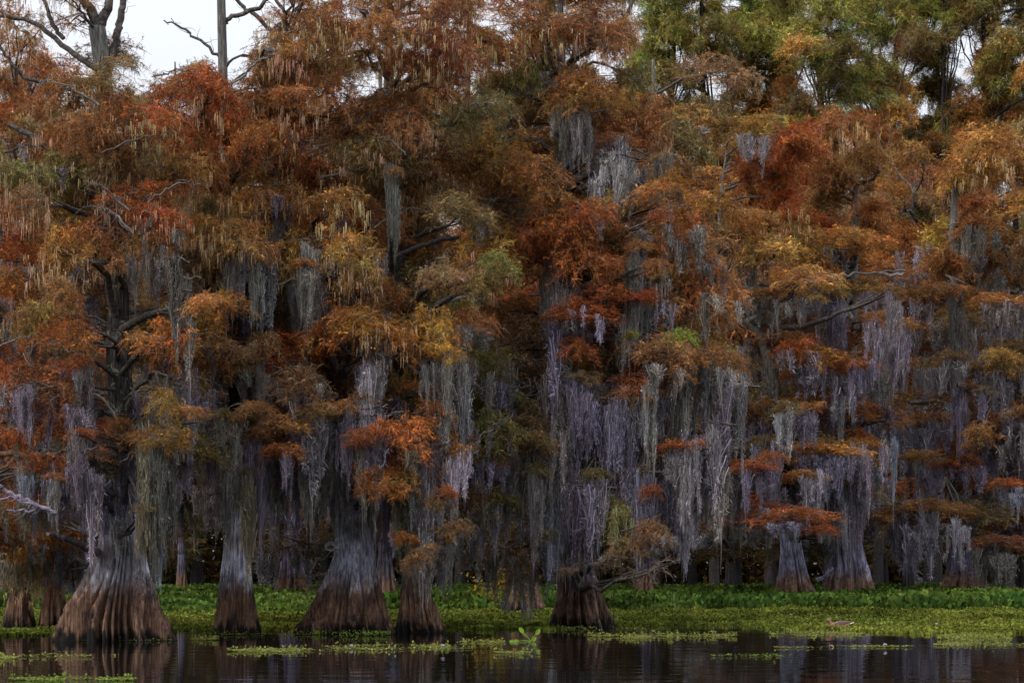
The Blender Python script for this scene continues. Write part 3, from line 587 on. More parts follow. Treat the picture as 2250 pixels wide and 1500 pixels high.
# hand placed sprays that stand out
for t, px, py, rx, c, kw in [
    ('broad', 740, 715, 95, 'O', {}), ('broad', 850, 650, 60, 'r', dict(vs=1.4)), ('broad', 850, 720, 90, 'O', dict(cat=1)), ('twin', 940, 715, 85, 'O', {}), ('twin', 980, 775, 60, 'O', dict(moss=.6)), ('broad', 700, 735, 60, 'r', {}),
    ('broad', 860, 955, 90, 'r', dict(moss=.5)), ('broad', 930, 930, 60, 'O', {}), ('twin', 975, 1040, 45, 'O', {}), ('broad', 850, 1065, 70, 'O', dict(vs=.8)), ('twin', 890, 1180, 50, 'r', dict(vs=.7)),
    ('big', 135, 555, 90, 'y', dict(cat=1)), ('big', 145, 640, 60, 'o', {}), ('slim', 510, 510, 85, 'y', dict(cat=1)), ('slim', 450, 490, 70, 'y', dict(cat=1)), ('broad', 760, 540, 90, 'y', dict(cat=1)), ('broad', 790, 600, 60, 'y', dict(cat=1, vs=1.3)),
    ('broad', 740, 440, 90, 'o', dict(cat=1)), ('slim', 540, 310, 80, 'r', {}), ('slim', 460, 200, 90, 'r', dict(cat=1)), ('broad', 650, 210, 80, 'o', dict(cat=1)), ('broad', 720, 60, 90, 'o', dict(cat=1)), ('twin', 820, 60, 80, 'o', dict(cat=1)),
    ('twin', 940, 60, 90, 'o', dict(cat=1)), ('twin', 980, 110, 60, 'r', dict(cat=1)), ('twin', 900, 130, 80, 'r', dict(cat=1)), ('broad', 640, 110, 50, 'o', dict(cat=1)), ('off', 60, 830, 110, 'd', dict(moss=.9)), ('off', 120, 860, 90, 'd', dict(moss=.9)), ('off', 60, 1085, 80, 'r', dict(moss=.7, vs=.6)),
    ('off', 100, 1020, 70, 'r', dict(moss=.8)), ('big', 370, 880, 60, 'y', {}), ('big', 365, 740, 75, 'O', {}), ('big', 440, 660, 55, 'y', {}), ('slim', 490, 665, 60, 'O', {}), ('moss', 1230, 490, 90, 'r', {}), ('moss', 1290, 560, 80, 'r', {}), ('moss', 1180, 520, 70, 'r', {}),
    ('moss', 1270, 190, 110, 'o', {}), ('moss', 1300, 60, 90, 'd', dict(cat=1)), ('moss', 1200, 60, 90, 'd', dict(cat=1)), ('moss', 1200, 110, 70, 'd', dict(kind='thin')), ('moss', 1290, 680, 100, 'r', dict(vs=.6, moss=.5)), ('moss', 1400, 650, 60, 'r', dict(vs=.6)), ('moss', 1485, 740, 40, 'Y', dict(vs=1.1)),
    ('moss', 1385, 735, 22, 'Y', {}), ('moss', 1460, 775, 90, 'o', dict(moss=.8)), ('moss', 1560, 785, 80, 'o', dict(moss=.9, mcol='w')), ('moss', 1500, 975, 80, 'r', dict(moss=1, vs=.5, mcol='c', mk_=SHAG)), ('moss', 1430, 1075, 32, 'r', dict(vs=.9)), ('moss', 1400, 860, 60, 'o', {}),
    ('moss', 1385, 1200, 75, (.30, .19, .11), dict(moss=.6, mcol='g', mlen=.4)), ('moss', 1340, 1165, 55, (.26, .21, .10), dict(moss=.5, mcol='Y')), ('moss', 1350, 1110, 50, (.25, .24, .10), dict(moss=.6, mcol='Y')), ('moss', 1430, 1165, 60, (.28, .17, .09), dict(moss=.8, mcol='g', mlen=.5)), ('moss', 1340, 1230, 50, (.28, .19, .10), dict(kind='thin')), ('moss', 1450, 1240, 60, (.16, .06, .05), dict(kind='bare')), ('moss', 1400, 1260, 60, (.14, .06, .05), dict(kind='bare')), ('moss', 1245, 1250, 30, 'd', dict(kind='thin')),
    ('moss', 1090, 930, 90, 'g', dict(vs=.8, moss=.4)), ('moss', 1150, 960, 80, 'g', {}), ('moss', 1070, 1000, 70, 'b', dict(moss=.8)), ('twin', 960, 1100, 50, 'g', {}), ('twin', 1060, 620, 60, 'g', {}), ('twin', 1100, 580, 60, 'g', {}), ('twin', 970, 600, 80, 'b', {}), ('nook', 100, 1200, 80, 'r', dict(moss=.5)), ('nook', 150, 1180, 60, 'b', dict(moss=.6)),
    ('slim', 560, 895, 70, 'o', dict(vs=.7)), ('slim', 640, 930, 65, 'o', dict(vs=.7)), ('slim', 500, 940, 55, 'b', dict(vs=.8, moss=.5)), ('slim', 430, 1000, 50, 'd', dict(vs=.8)), ('broad', 620, 985, 60, 'r', dict(vs=.6, moss=.5)), ('broad', 700, 900, 70, 'b', dict(vs=.8)), ('broad', 660, 830, 80, 'b', dict(vs=.9, moss=.6)),
    ('broad', 800, 955, 60, 'r', dict(vs=.6)), ('broad', 830, 1040, 55, 'O', dict(vs=.8)), ('twin', 920, 850, 60, 'O', dict(vs=.8)), ('twin', 960, 900, 45, 'O', {}), ('twin', 900, 1050, 50, 'o', {}), ('twin', 985, 1080, 36, 'O', {}), ('twin', 920, 1215, 55, (.30, .15, .09), dict(vs=.9)), ('twin', 1000, 1160, 40, 'b', {}), ('slim', 480, 760, 75, 'b', dict(vs=.9)), ('slim', 570, 750, 70, 'b', dict(vs=.9)),
    ('moss', 1210, 430, 90, 'o', {}), ('moss', 1270, 480, 80, 'r', {}), ('moss', 1330, 520, 70, 'o', {}), ('moss', 1320, 450, 50, 'y', {}), ('moss', 1190, 360, 80, 'o', {}), ('moss', 1340, 640, 80, 'r', dict(vs=.6)), ('moss', 1250, 690, 70, 'r', dict(vs=.5)), ('moss', 1270, 760, 60, 'r', dict(vs=.7)), ('moss', 1130, 880, 70, 'g', dict(vs=.8)), ('moss', 1060, 880, 60, 'g', dict(vs=.8)), ('moss', 1180, 930, 60, 'b', dict(vs=.8)),
    ('moss', 1450, 470, 50, 'o', {}), ('moss', 1425, 420, 45, 'y', {}), ('moss', 1440, 580, 48, 'o', {}), ('moss', 1350, 420, 36, 'b', {}),
    ('big', 380, 960, 60, 'o', dict(vs=.8)), ('big', 420, 905, 55, 'o', dict(vs=.8)), ('off', 20, 960, 80, 'r', dict(moss=.5)), ('big', 160, 730, 70, 'r', dict(vs=.9)), ('big', 90, 690, 80, 'o', {}), ('off', 30, 620, 70, 'r', {}),
    ('edge', 40, 1210, 70, 'g', dict(moss=.6, mcol='o')), ('edge', 10, 1160, 60, 'g', dict(moss=.6, mcol='o')), ('nook', 140, 1230, 50, 'r', dict(kind='thin')), ('edge', 60, 720, 40, 'G', {}), ('off', 30, 380, 70, 'g', dict(cat=1)), ('big', 60, 430, 70, 'b', dict(cat=1))]:
    T[t].pad(px, py, rx, c, dd=random.uniform(-4.3, -3.2), **kw)

for t, xs in (('off', (-40, 120)), ('big', (60, 420)), ('slim', (400, 640)), ('broad', (520, 860)), ('twin', (800, 1080)), ('moss', (1030, 1480))):
    tr = T[t]; rr_ = tr.r
    for k in range(11):
        ex, ey = rr_.uniform(*xs), rr_.uniform(150, 1180); z = P(0, ey, tr.d)[2]; a, q = tr.at(z); ax_ = 1125 + a[0] / tr.d * FP; sg = np.sign(ex - ax_) or 1
        ln = rr_.uniform(60, 170); mx_ = ex - sg * ln * .5; cy = rr_.uniform(-40, 15)
        tr.stem([(mx_ - sg * 10, ey + rr_.uniform(0, 30), rr_.uniform(1.8, 3)), (mx_ + sg * ln * .35, ey + cy * .6, 1.9), (mx_ + sg * ln * .7, ey + cy, 1.3), (ex + sg * ln * .5, ey + cy + rr_.uniform(-25, 30), .6)], dd=rr_.uniform(-3, -2), color=np.array((.15, .13, .115)) * rr_.uniform(.4, 1.5), name='bare_branch', mat=M_BARE, k=5, wob=.03)

# --- second row, between and behind the front trees
def plain(px, row, hw, top=(0, 0), lean=0, tops=-60):
    return [(px, row, hw), (px + lean * .02, row - 40, hw * .75), (px + lean * .08, row - 110, hw * .45), (px + lean * .3, row - 350, hw * .28), (px + lean * .7, 450, hw * .2), (px + lean, tops, hw * .1)]
SEC = {}
for key, px, row, hw, lean, lab in [
    ('s1', 195, 1333, 36, 20, 'dark cypress standing in the leafy bed behind the largest one'),
    ('s2', 400, 1316, 16, -15, 'thin dark trunk rising in the black gap right of the largest cypress'),
    ('s3', 640, 1322, 46, 10, 'shaded violet grey cypress base between the slim one and the broad one, farther back'),
    ('s4', 845, 1330, 34, -10, 'cypress hidden behind the broad one and its twin'),
    ('s5', 1152, 1346, 46, 10, 'low dark clump of cypress base left of the moss draped one'),
    ('s6', 1420, 1325, 26, 15, 'thin cypress in the leafy bed just right of the moss draped one')]:
    d = 7200 / (row - 1240)
    SEC[key] = Tree(lab, plain(px, row, hw, lean=lean, tops=130), d, 20 + int(key[1]), flutes=9, amp=.5, nth=96, hi=(.12, .11, .15) if key != 's3' else (.17, .14, .24))
lan2 = [('s1', 200), ('s2', 400), ('s3', 640), ('s4', 840), ('s5', 1160), ('s6', 1430)]
for iy in range(2, 17):
    for ix in range(-1, 19):
        px = ix * 88 + rg.uniform(-35, 35); py = iy * 76 + rg.uniform(-30, 30)
        if py < (150 if px > 600 else 215): continue
        if 1000 < px < 1100 and 100 < py < 260: continue
        m = gr(MOSD, min(px, 1500), py) / 9
        tr = min(lan2, key=lambda a: abs(a[1] - px) * rg.uniform(.7, 1.3))[0]
        if py > 1100 and rg.uniform() < .92: continue
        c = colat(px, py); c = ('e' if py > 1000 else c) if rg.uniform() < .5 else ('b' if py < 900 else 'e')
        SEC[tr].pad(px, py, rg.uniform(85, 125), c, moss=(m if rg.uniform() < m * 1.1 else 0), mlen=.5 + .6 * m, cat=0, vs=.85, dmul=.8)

# --- right hand stand
RT = {}
RT['a'] = Tree('pale banded cypress in the leafy bed with trunk forking into a long pale limb',
               [(1752, 1334, 58), (1748, 1300, 46), (1744, 1260, 33), (1740, 1210, 26), (1732, 1120, 20), (1716, 950, 17), (1700, 860, 14), (1690, 790, 12), (1676, 740, 13), (1645, 708, 12), (1605, 680, 8), (1590, 640, 7), (1575, 560, 5), (1588, 400, 3), (1600, 300, 1)], 80, 41, flutes=13, amp=.28, nth=128, hi=(.30, .29, .40))
RT['b'] = Tree('wider of the two pale banded cypresses in the leafy bed, at right',
               [(1868, 1330, 72), (1866, 1290, 60), (1864, 1240, 47), (1862, 1200, 36), (1860, 1140, 26), (1860, 1060, 20), (1862, 900, 16), (1870, 700, 14), (1880, 400, 6), (1885, 300, 1)], 84, 42, flutes=14, amp=.28, nth=128, hi=(.27, .26, .36))
RT['c'] = Tree('dim cypress behind the leafy bed at far right with grey twisted upper trunk',
               [(2120, 1322, 72), (2118, 1280, 52), (2115, 1220, 32), (2110, 1100, 22), (2108, 900, 19), (2104, 830, 18), (2108, 740, 17), (2100, 650, 17), (2098, 600, 16), (2095, 380, 3)], 92, 43, flutes=13, amp=.25, nth=96, hi=(.10, .09, .13))
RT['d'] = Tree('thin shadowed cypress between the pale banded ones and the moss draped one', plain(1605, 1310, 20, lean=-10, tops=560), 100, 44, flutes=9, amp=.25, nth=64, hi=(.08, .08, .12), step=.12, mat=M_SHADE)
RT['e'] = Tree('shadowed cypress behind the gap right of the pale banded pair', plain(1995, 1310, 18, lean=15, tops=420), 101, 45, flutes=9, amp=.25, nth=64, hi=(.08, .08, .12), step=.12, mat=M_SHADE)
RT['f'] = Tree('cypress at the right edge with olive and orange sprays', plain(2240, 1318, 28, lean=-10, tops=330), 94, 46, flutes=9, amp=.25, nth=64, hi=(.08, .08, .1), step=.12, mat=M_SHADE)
RT['a'].stem([(1642, 706, 6), (1680, 682, 5), (1715, 655, 4.5), (1760, 628, 4), (1800, 615, 4), (1850, 603, 3), (1920, 598, 2.4), (1990, 594, 1.5)], dd=-1.2, color=(.19, .17, .16), mat=M_BARE)
RT['a'].stem([(1930, 600, 3), (1955, 605, 4), (1985, 600, 3)], dd=-1.5, color=(.22, .2, .18), mat=M_BARE, name='bare_branch'); RT['a'].stem([(1480, 545, 4), (1530, 545, 5), (1560, 568, 3)], dd=-3, color=PALEW, mat=M_BARE, name='bare_branch')
RT['a'].stem([(1700, 810, 4), (1712, 890, 4), (1708, 960, 5), (1735, 1020, 6)], dd=-1, color=(.08, .06, .05), mat=M_BARE, name='bare_branch'); RT['b'].stem([(1795, 1275, 5), (1815, 1262, 5), (1830, 1245, 4)], dd=-1, color=(.2, .18, .25), mat=M_BARE, name='bare_branch')
RT['b'].stem([(1858, 1030, 8), (1835, 990, 7), (1800, 950, 5)], dd=-1); RT['c'].stem([(2108, 900, 8), (2060, 880, 6), (2000, 885, 4)], dd=-1); RT['b'].stem([(1870, 700, 6), (1810, 560, 5), (1760, 535, 4)], dd=-1, color=PALEW, mat=M_BARE, name='bare_branch')
lan3 = [('a', 1660), ('b', 1870), ('c', 2100), ('d', 1570), ('e', 1990), ('f', 2240)]
for iy in range(3, 27):
    for ix in range(19, 33):
        px = ix * 72 + (36 if iy % 2 else 0) + rg.uniform(-28, 28); py = iy * 48 + rg.uniform(-20, 20)
        if px < 1480 + (60 if py < 800 else 0): continue
        top = np.interp(px, [1480, 1560, 1640, 1760, 1800, 1950, 2050, 2100, 2250], [500, 395, 255, 240, 230, 270, 340, 320, 230])
        if py < top: continue
        if py > 1215: continue
        if 2180 < px and 440 < py < 560 and rg.uniform() < .8: continue
        band = py > 700
        if band and rg.uniform() < (.18 if py < 900 else .30 if py < 1080 else .5): continue
        tr = min(lan3, key=lambda a: abs(a[1] - px) * rg.uniform(.7, 1.3))[0]
        ob = any(abs(px - bx) < bw and by0 < py for bx, bw, by0 in [(1745, 80, 1150), (1865, 70, 1060)])
        m = np.interp(py, [300, 500, 650, 900, 1200], [.05, .15, .5, .9, 1])
        c = colat(px, py); c = c if rg.uniform() < .8 else random.choice('oyb' if py < 700 else 'rob')
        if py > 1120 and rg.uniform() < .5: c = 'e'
        RT[tr].pad(px, py, rg.uniform(60, 92), c, moss=(1 if rg.uniform() < (m if py < 1050 else .45) else 0), mlen=(.65 + .5 * m if py < 1100 else .5), kind='dome' if py < 600 and rg.uniform() < .75 else 'spray', vs=(.85 if py < 600 else .62), dd=rg.uniform(3, 5) if ob else None, cat=1 if (py < 520 and rg.uniform() < .25) else 0)
for t, px, py, rx, c, kw in [('a', 1560, 450, 85, 'O', {}), ('a', 1640, 480, 60, 'O', {}), ('a', 1520, 440, 50, 'O', {}), ('b', 1850, 520, 90, 'O', dict(vs=.7)), ('b', 1920, 530, 70, 'O', dict(vs=.7)), ('a', 1700, 540, 80, 'y', dict(vs=.7)), ('a', 1760, 600, 80, 'y', dict(vs=.6)),
                              ('b', 1800, 780, 100, 'O', dict(vs=.6, moss=1)), ('b', 1880, 800, 60, 'r', dict(vs=.6, moss=1)), ('b', 1820, 985, 90, 'O', dict(vs=.45, moss=1, mcol='v')), ('b', 1900, 970, 70, 'O', dict(vs=.5, moss=1, mcol='c')), ('a', 1660, 1020, 70, 'r', dict(vs=.5, moss=1, mcol='v')),
                              ('a', 1730, 1130, 90, 'r', dict(vs=.4, moss=1, mcol='v', mlen=.4)), ('a', 1800, 1160, 60, 'r', dict(vs=.5, moss=.4, mlen=.4)), ('a', 1680, 1115, 60, 'r', dict(vs=.5, moss=1, mlen=.5)), ('c', 1980, 1115, 100, 'o', dict(vs=.5, moss=1, mcol='v')), ('c', 2060, 1110, 70, 'o', dict(vs=.5, moss=1)), ('c', 2180, 1190, 90, 'd', dict(vs=.4, moss=1, mcol='d')),
                              ('f', 2200, 780, 70, 'y', dict(vs=.7)), ('c', 2150, 950, 50, 'y', dict(vs=.8)), ('c', 2020, 1000, 80, 'o', dict(vs=.5)), ('f', 2230, 1060, 60, 'r', dict(vs=.5, moss=1)), ('e', 1960, 880, 80, 'o', dict(vs=.5, moss=1))]:
    RT[t].pad(px, py, rx, c, dd=random.uniform(-6.5, -5), **kw)
for t, px, py, ln, c, wp, lib in [('b', 1815, 640, 120, 'c', 45, SHAG), ('b', 1840, 650, 130, 'v', 28, SHAG), ('a', 1960, 640, 110, 'w', 22, SHAG), ('b', 1930, 700, 130, 'c', 30, SHAG), ('b', 1975, 720, 120, 'v', 26, SHAG), ('e', 1950, 720, 140, 'v', 40, SHAG), ('e', 2020, 650, 90, 'c', 32, SHAG),
                                ('b', 1840, 820, 100, 'w', 22, SHAG), ('b', 1850, 860, 140, 'w', 12, BEARD), ('b', 1780, 1010, 110, 'v', 40, SHAG), ('b', 1830, 1000, 100, 'v', 35, SHAG), ('b', 1900, 990, 120, 'c', 25, SHAG), ('b', 1965, 940, 150, 'l', 10, BEARD), ('b', 1880, 1000, 230, 'v', 25, SHAG), ('b', 1850, 1060, 160, 'c', 28, SHAG),
                                ('a', 1725, 900, 90, 'c', 30, SHAG), ('a', 1775, 900, 80, 'v', 30, SHAG), ('a', 1745, 1140, 60, 'l', 24, SHAG), ('c', 2110, 850, 150, 'v', 20, SHAG), ('c', 2160, 860, 70, 'v', 12, BEARD), ('c', 2100, 640, 200, 'd', 22, SHAG), ('c', 1990, 1150, 110, 'v', 30, SHAG), ('a', 1615, 1040, 130, 'd', 35, SHAG), ('a', 1700, 1010, 110, 'v', 25, SHAG)]:
    RT[t].beard(px, py, ln, c, wp, lib, dd=random.uniform(-5, -4))

# --- tall green crowned trees along the top right, farther back
FAR = []
for px, lean, lab in [(1440, 30, 'tall green crowned tree rising just right of the moss draped one'), (1570, -20, 'tall olive tree above the gap of sky at upper right'), (1690, 25, 'tall yellow green tree right of the sky gap'),
                      (1820, -15, 'tall olive brown tree with fanned bare limbs near top right'), (1930, 30, 'tall thin limbed tree before the second sky gap'), (2060, 10, 'dark limbed tall tree left of the right edge group'), (2190, -20, 'tall dark green crowned tree in the top right corner'), (1010, 15, 'distant dark tree glimpsed through the gap at upper middle')]:
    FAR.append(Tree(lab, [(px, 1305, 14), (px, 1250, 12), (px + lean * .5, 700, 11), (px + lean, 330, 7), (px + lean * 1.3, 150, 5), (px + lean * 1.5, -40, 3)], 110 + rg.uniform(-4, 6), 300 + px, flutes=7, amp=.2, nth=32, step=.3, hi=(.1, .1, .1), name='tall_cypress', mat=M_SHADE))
gaps = [(1578, 165, 42, 36), (1945, 115, 34, 26), (2115, 150, 42, 28), (1403, 95, 14, 30), (1550, 8, 18, 8)]
for iy in range(-2, 18):
    for ix in range(18, 43):
        px = ix * 54 + (27 if iy % 2 else 0) + rg.uniform(-24, 24); py = iy * 37 + rg.uniform(-16, 16)
        if px < 1370: continue
        if any(abs(px - a) < c + 4 and abs(py - b) < e + 6 for a, b, c, e in gaps): continue
        if py > 330 and rg.uniform() < .4: continue
        t = min(FAR[:7], key=lambda a: abs(a.path[0][0] - px) * rg.uniform(.8, 1.2))
        c = colat(px, py); c = c if (c in 'gGby' or py > 300) else random.choice('gbG')
        if py < 200 and rg.uniform() < (.6 if px < 1850 else .35): c = 'G'
        t.pad(px, py, rg.uniform(54, 80), c, kind='dome', vs=.95, dmul=.7)
for px, py, c in [(960, 160, 'e'), (930, 230, 'e'), (1040, 250, 'e'), (990, 260, 'e'), (600, 150, 'e'), (590, 175, 'e'), (1090, 200, 'g'), (1000, 330, 'e'), (1070, 110, 'b')]:
    FAR[7].pad(px, py, rg.uniform(35, 50), c, kind='dome')
for t in FAR[:7]:     # fans of fine bare limbs seen against the sky gaps
    px = t.path[0][0]
    for k in range(7):
        a = rg.uniform(-1, 1); t.stem([(px + 8, 330 + rg.uniform(-30, 60), 3), (px + 8 + a * 35, 240, 2.4), (px + 8 + a * 75, 140 + rg.uniform(-20, 20), 1.6), (px + 8 + a * 110, 50 + rg.uniform(-30, 30), .8)], dd=rg.uniform(-2, 2), name='bare_limb', k=4)

# --- deep dark stand behind everything
for i in range(22):
    px = -120 + i * 115 + rg.uniform(-35, 35); d = rg.uniform(118, 150); row = HOR + 1.55 * FP / d
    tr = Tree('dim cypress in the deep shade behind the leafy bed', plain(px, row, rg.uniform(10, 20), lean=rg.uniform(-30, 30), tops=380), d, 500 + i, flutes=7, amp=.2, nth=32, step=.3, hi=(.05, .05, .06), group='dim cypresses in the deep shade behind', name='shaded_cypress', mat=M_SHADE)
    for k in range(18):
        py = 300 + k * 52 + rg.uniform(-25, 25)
        tr.pad(px + rg.uniform(-85, 85), py, rg.uniform(85, 120), random.choice('bbgeo') if py < 800 else 'e', moss=(1 if 600 < py < 1000 and rg.uniform() < .8 else 0), mcol=('d' if py > 1050 else random.choice('vddg')), mlen=1.1, kind='dome' if py < 700 else 'spray', vs=.85)  # near-black low needles and dark moss carry the deep shade in their colour

# ------------------------------------------------------------------ far wood, forest floor, water
def blob_leaves(n, lo, hi, size, r, name, mats, br=(.6, 1.2)):
    c = r.uniform(lo, hi, (n, 3)); v = unit(r.normal(0, 1, (n, 3))) * size * r.uniform(.5, 1.2, (n, 1)); w_ = unit(np.cross(v, r.normal(0, 1, (n, 3)))) * size * .3
    V = np.stack([c - w_, c + w_, c + v], 1).reshape(-1, 3); C = np.zeros((n, 3, 3)); C[..., 0] = r.uniform(*br, n)[:, None]; C[..., 1] = r.uniform(0, .6, n)[:, None]
    return mk(name, V, [np.arange(len(V)).reshape(-1, 3)], mats, C.reshape(-1, 3))
r = np.random.RandomState(5)
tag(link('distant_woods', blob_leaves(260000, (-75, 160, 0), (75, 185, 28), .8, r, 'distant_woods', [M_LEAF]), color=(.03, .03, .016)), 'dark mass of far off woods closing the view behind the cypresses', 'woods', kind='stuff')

def ground_mat():
    m, t, o = nmat('wet_forest_floor'); g = t.nodes.new('ShaderNodeNewGeometry')
    c = ramp(t, noise(t, g.outputs['Position'], 1.5, 6, .7), [(.35, (.012, .009, .006)), (.6, (.035, .025, .015)), (.75, (.03, .04, .015))])
    p = t.nodes.new('ShaderNodeBsdfPrincipled'); t.links.new(c, p.inputs['Base Color']); p.inputs['Roughness'].default_value = .8; t.links.new(p.outputs[0], o.inputs[0]); return m
def water_mat():
    m, t, o = nmat('black_water'); g = t.nodes.new('ShaderNodeNewGeometry'); mp = t.nodes.new('ShaderNodeMapping'); mp.inputs['Scale'].default_value = (.35, 1, 1)
    t.links.new(g.outputs['Position'], mp.inputs['Vector'])
    h = mathn(t, 'ADD', noise(t, mp.outputs[0], 1.1, 2, .5), mathn(t, 'MULTIPLY', noise(t, mp.outputs[0], 5, 2, .5), .12))
    b = t.nodes.new('ShaderNodeBump'); b.inputs['Strength'].default_value = 1; b.inputs['Distance'].default_value = .008; t.links.new(h, b.inputs['Height'])
    p = t.nodes.new('ShaderNodeBsdfPrincipled'); p.inputs['Base Color'].default_value = (.006, .005, .004, 1); p.inputs['Roughness'].default_value = .005; p.inputs['IOR'].default_value = 1.33
    t.links.new(b.outputs[0], p.inputs['Normal']); t.links.new(p.outputs[0], o.inputs[0]); return m
def sheet(name, x0, x1, y0, y1, z, mat, label=None):
    me = mk(name, [[x0, y0, z], [x1, y0, z], [x1, y1, z], [x0, y1, z]], [np.array([[0, 1, 2, 3]])], mat)
    return tag(link(name, me), label, kind='structure')
sheet('water', -3000, 3000, -200, 4000, 0, water_mat())
sheet('forest_floor', -3000, 3000, 108, 4000, .05, ground_mat())

# ------------------------------------------------------------------ plants on the water
def vnoise(x, y, seed=0):
    """smooth value noise in 0..1"""
    rr = np.random.RandomState(seed); g = rr.uniform(0, 1, (64, 64)); xi = np.floor(x).astype(int); yi = np.floor(y).astype(int); fx = x - xi; fy = y - yi
    fx = fx * fx * (3 - 2 * fx); fy = fy * fy * (3 - 2 * fy); a = g[xi % 64, yi % 64]; b = g[(xi + 1) % 64, yi % 64]; c = g[xi % 64, (yi + 1) % 64]; d = g[(xi + 1) % 64, (yi + 1) % 64]
    return (a * (1 - fx) + b * fx) * (1 - fy) + (c * (1 - fx) + d * fx) * fy
def leaves(c, nrm, up, size, r, C):
    """round cupped leaves, six rim points: c (n,3), nrm leaf normal, up leaf axis"""
    n = len(c); side = unit(np.cross(up, nrm)); a = np.linspace(0, 2 * np.pi, 6, endpoint=False)
    ca = np.cos(a)[None, :, None] * side[:, None] * .85 + np.sin(a)[None, :, None] * up[:, None]
    V = c[:, None] + ca * size[:, None, None] + nrm[:, None] * (np.abs(np.cos(a))[None, :, None] * size[:, None, None] * .28)
    i = (np.arange(n) * 6)[:, None]
    F = np.concatenate([np.concatenate([i + 0, i + 1, i + 4, i + 5], 1)[:, [0, 1, 2, 3]], i + np.array([[1, 2, 3, 4]])])
    return V.reshape(-1, 3), F, np.repeat(C, 6, 0)
def strip(p0, p1, wd, C):
    v = p1 - p0; sd = unit(np.cross(v, np.array([0, 1.0, 0]))) * wd; V = np.stack([p0 - sd, p0 + sd, p1 + sd * .6, p1 - sd * .6], 1).reshape(-1, 3)
    return V, np.arange(len(V)).reshape(-1, 4), np.repeat(C, 4, 0)
def leafbed(name, label, cat, d0, d1, n, hfun, size, color, edge, up_bias=1.0, stalk=True, seed=0, br=(.6, 1.35), hue=.5):
    r = np.random.RandomState(seed); u = r.uniform(0, 1, n); d = np.sqrt(d0 ** 2 + u * (d1 ** 2 - d0 ** 2)); px = r.uniform(-80, 2330, n); x = (px - 1125) / FP * d
    keep = edge(px, d, x, r); px, d, x = px[keep], d[keep], x[keep]; n = len(x)
    h = hfun(x, d, r, n); z = h
    t_ = unit(np.column_stack([r.normal(0, .8, n), r.normal(-.5, .8, n), np.full(n, .45)])); up = unit(np.column_stack([r.normal(0, .55, n), r.normal(0, .5, n), np.full(n, up_bias)]))
    nrm = unit(t_ - (t_ * up).sum(1, keepdims=True) * up)
    s = r.uniform(*size, n); C = np.zeros((n, 3)); C[:, 0] = r.uniform(*br, n) * (.5 + 1.0 * vnoise(x * .45, d * .9, seed + 5)) * (.75 + .5 * vnoise(x * 2.5, d * 2, seed + 6)); C[:, 1] = np.clip(hue * (.3 + 1.2 * vnoise(x * .5, d * .35, seed + 1)) * r.uniform(.3, 1.5, n), 0, 1)
    c = np.column_stack([x, d, z]); V, F, CC = leaves(c, nrm, up, s, r, C); Vs = [V]; Fs = [F]; Cs = [CC]
    if stalk:
        p0 = c.copy(); p0[:, 2] = .0; p0[:, :2] += r.normal(0, .04, (n, 2)); a, b, e = strip(p0, c - up * s[:, None] * .9, .008, C * np.array([.8, 1, 1])); Vs.append(a); Fs.append(b + len(V)); Cs.append(e)
    me = mk(name, np.vstack(Vs), [np.vstack(Fs)], [M_GREEN], np.vstack(Cs))
    return tag(link(name, me, color=color), label, cat, kind='stuff')
def bed_edge(px, d, x, r): return d > 67 + 5 * vnoise(x * .4, d * .0, 3) - 2 * (px < 1100)
leafbed('water_hyacinths', 'tall dark green hyacinth leaves massed along the foot of the woods', 'hyacinth bed', 65, 108, 110000,
        lambda x, d, r, n: r.uniform(.12, .52, n) * (.55 + .55 * vnoise(x * .7, d * .7, 8)) * np.clip((d - 64) / 6, .45, 1.1) + .05, (.05, .115), (.034, .085, .018), bed_edge, seed=11, hue=.45, br=(.35, 1.7))
def front_row(px):  # row at which the mat ends towards the camera
    return np.interp(px, [-80, 100, 130, 360, 400, 480, 560, 660, 960, 1050, 1220, 1360, 1500, 1620, 1700, 1850, 2000, 2150, 2330], [1396, 1396, 1390, 1390, 1391, 1385, 1385, 1383, 1381, 1383, 1383, 1376, 1374, 1374, 1382, 1388, 1396, 1398, 1394])
def mat_edge(px, d, x, r):
    row = HOR + CAMH * FP / d; fr = front_row(px) + 5 * (vnoise(x * 1.2, x * 0, 5) - .5); gap = vnoise(x * .35, d * 1.6, 6)
    near = np.clip((row - (fr - 16)) / 16, 0, 1)
    return (row < fr) & ((gap > .62 * near) | (r.uniform(0, 1, len(px)) < .04)) & (d < 70)
leafbed('floating_mat', 'low bright green mat of floating leaves in front of the hyacinths', 'plant mat', 44, 70, 230000,
        lambda x, d, r, n: r.uniform(.0, .12, n) * (.15 + 1.7 * vnoise(x * 1.5, d * .8, 9) ** 1.5) * np.clip((d - 44) / 12, .25, 1.2) + .008, (.018, .05), (.085, .118, .022), mat_edge, up_bias=.7, stalk=False, seed=12, hue=.8, br=(.3, 1.7))
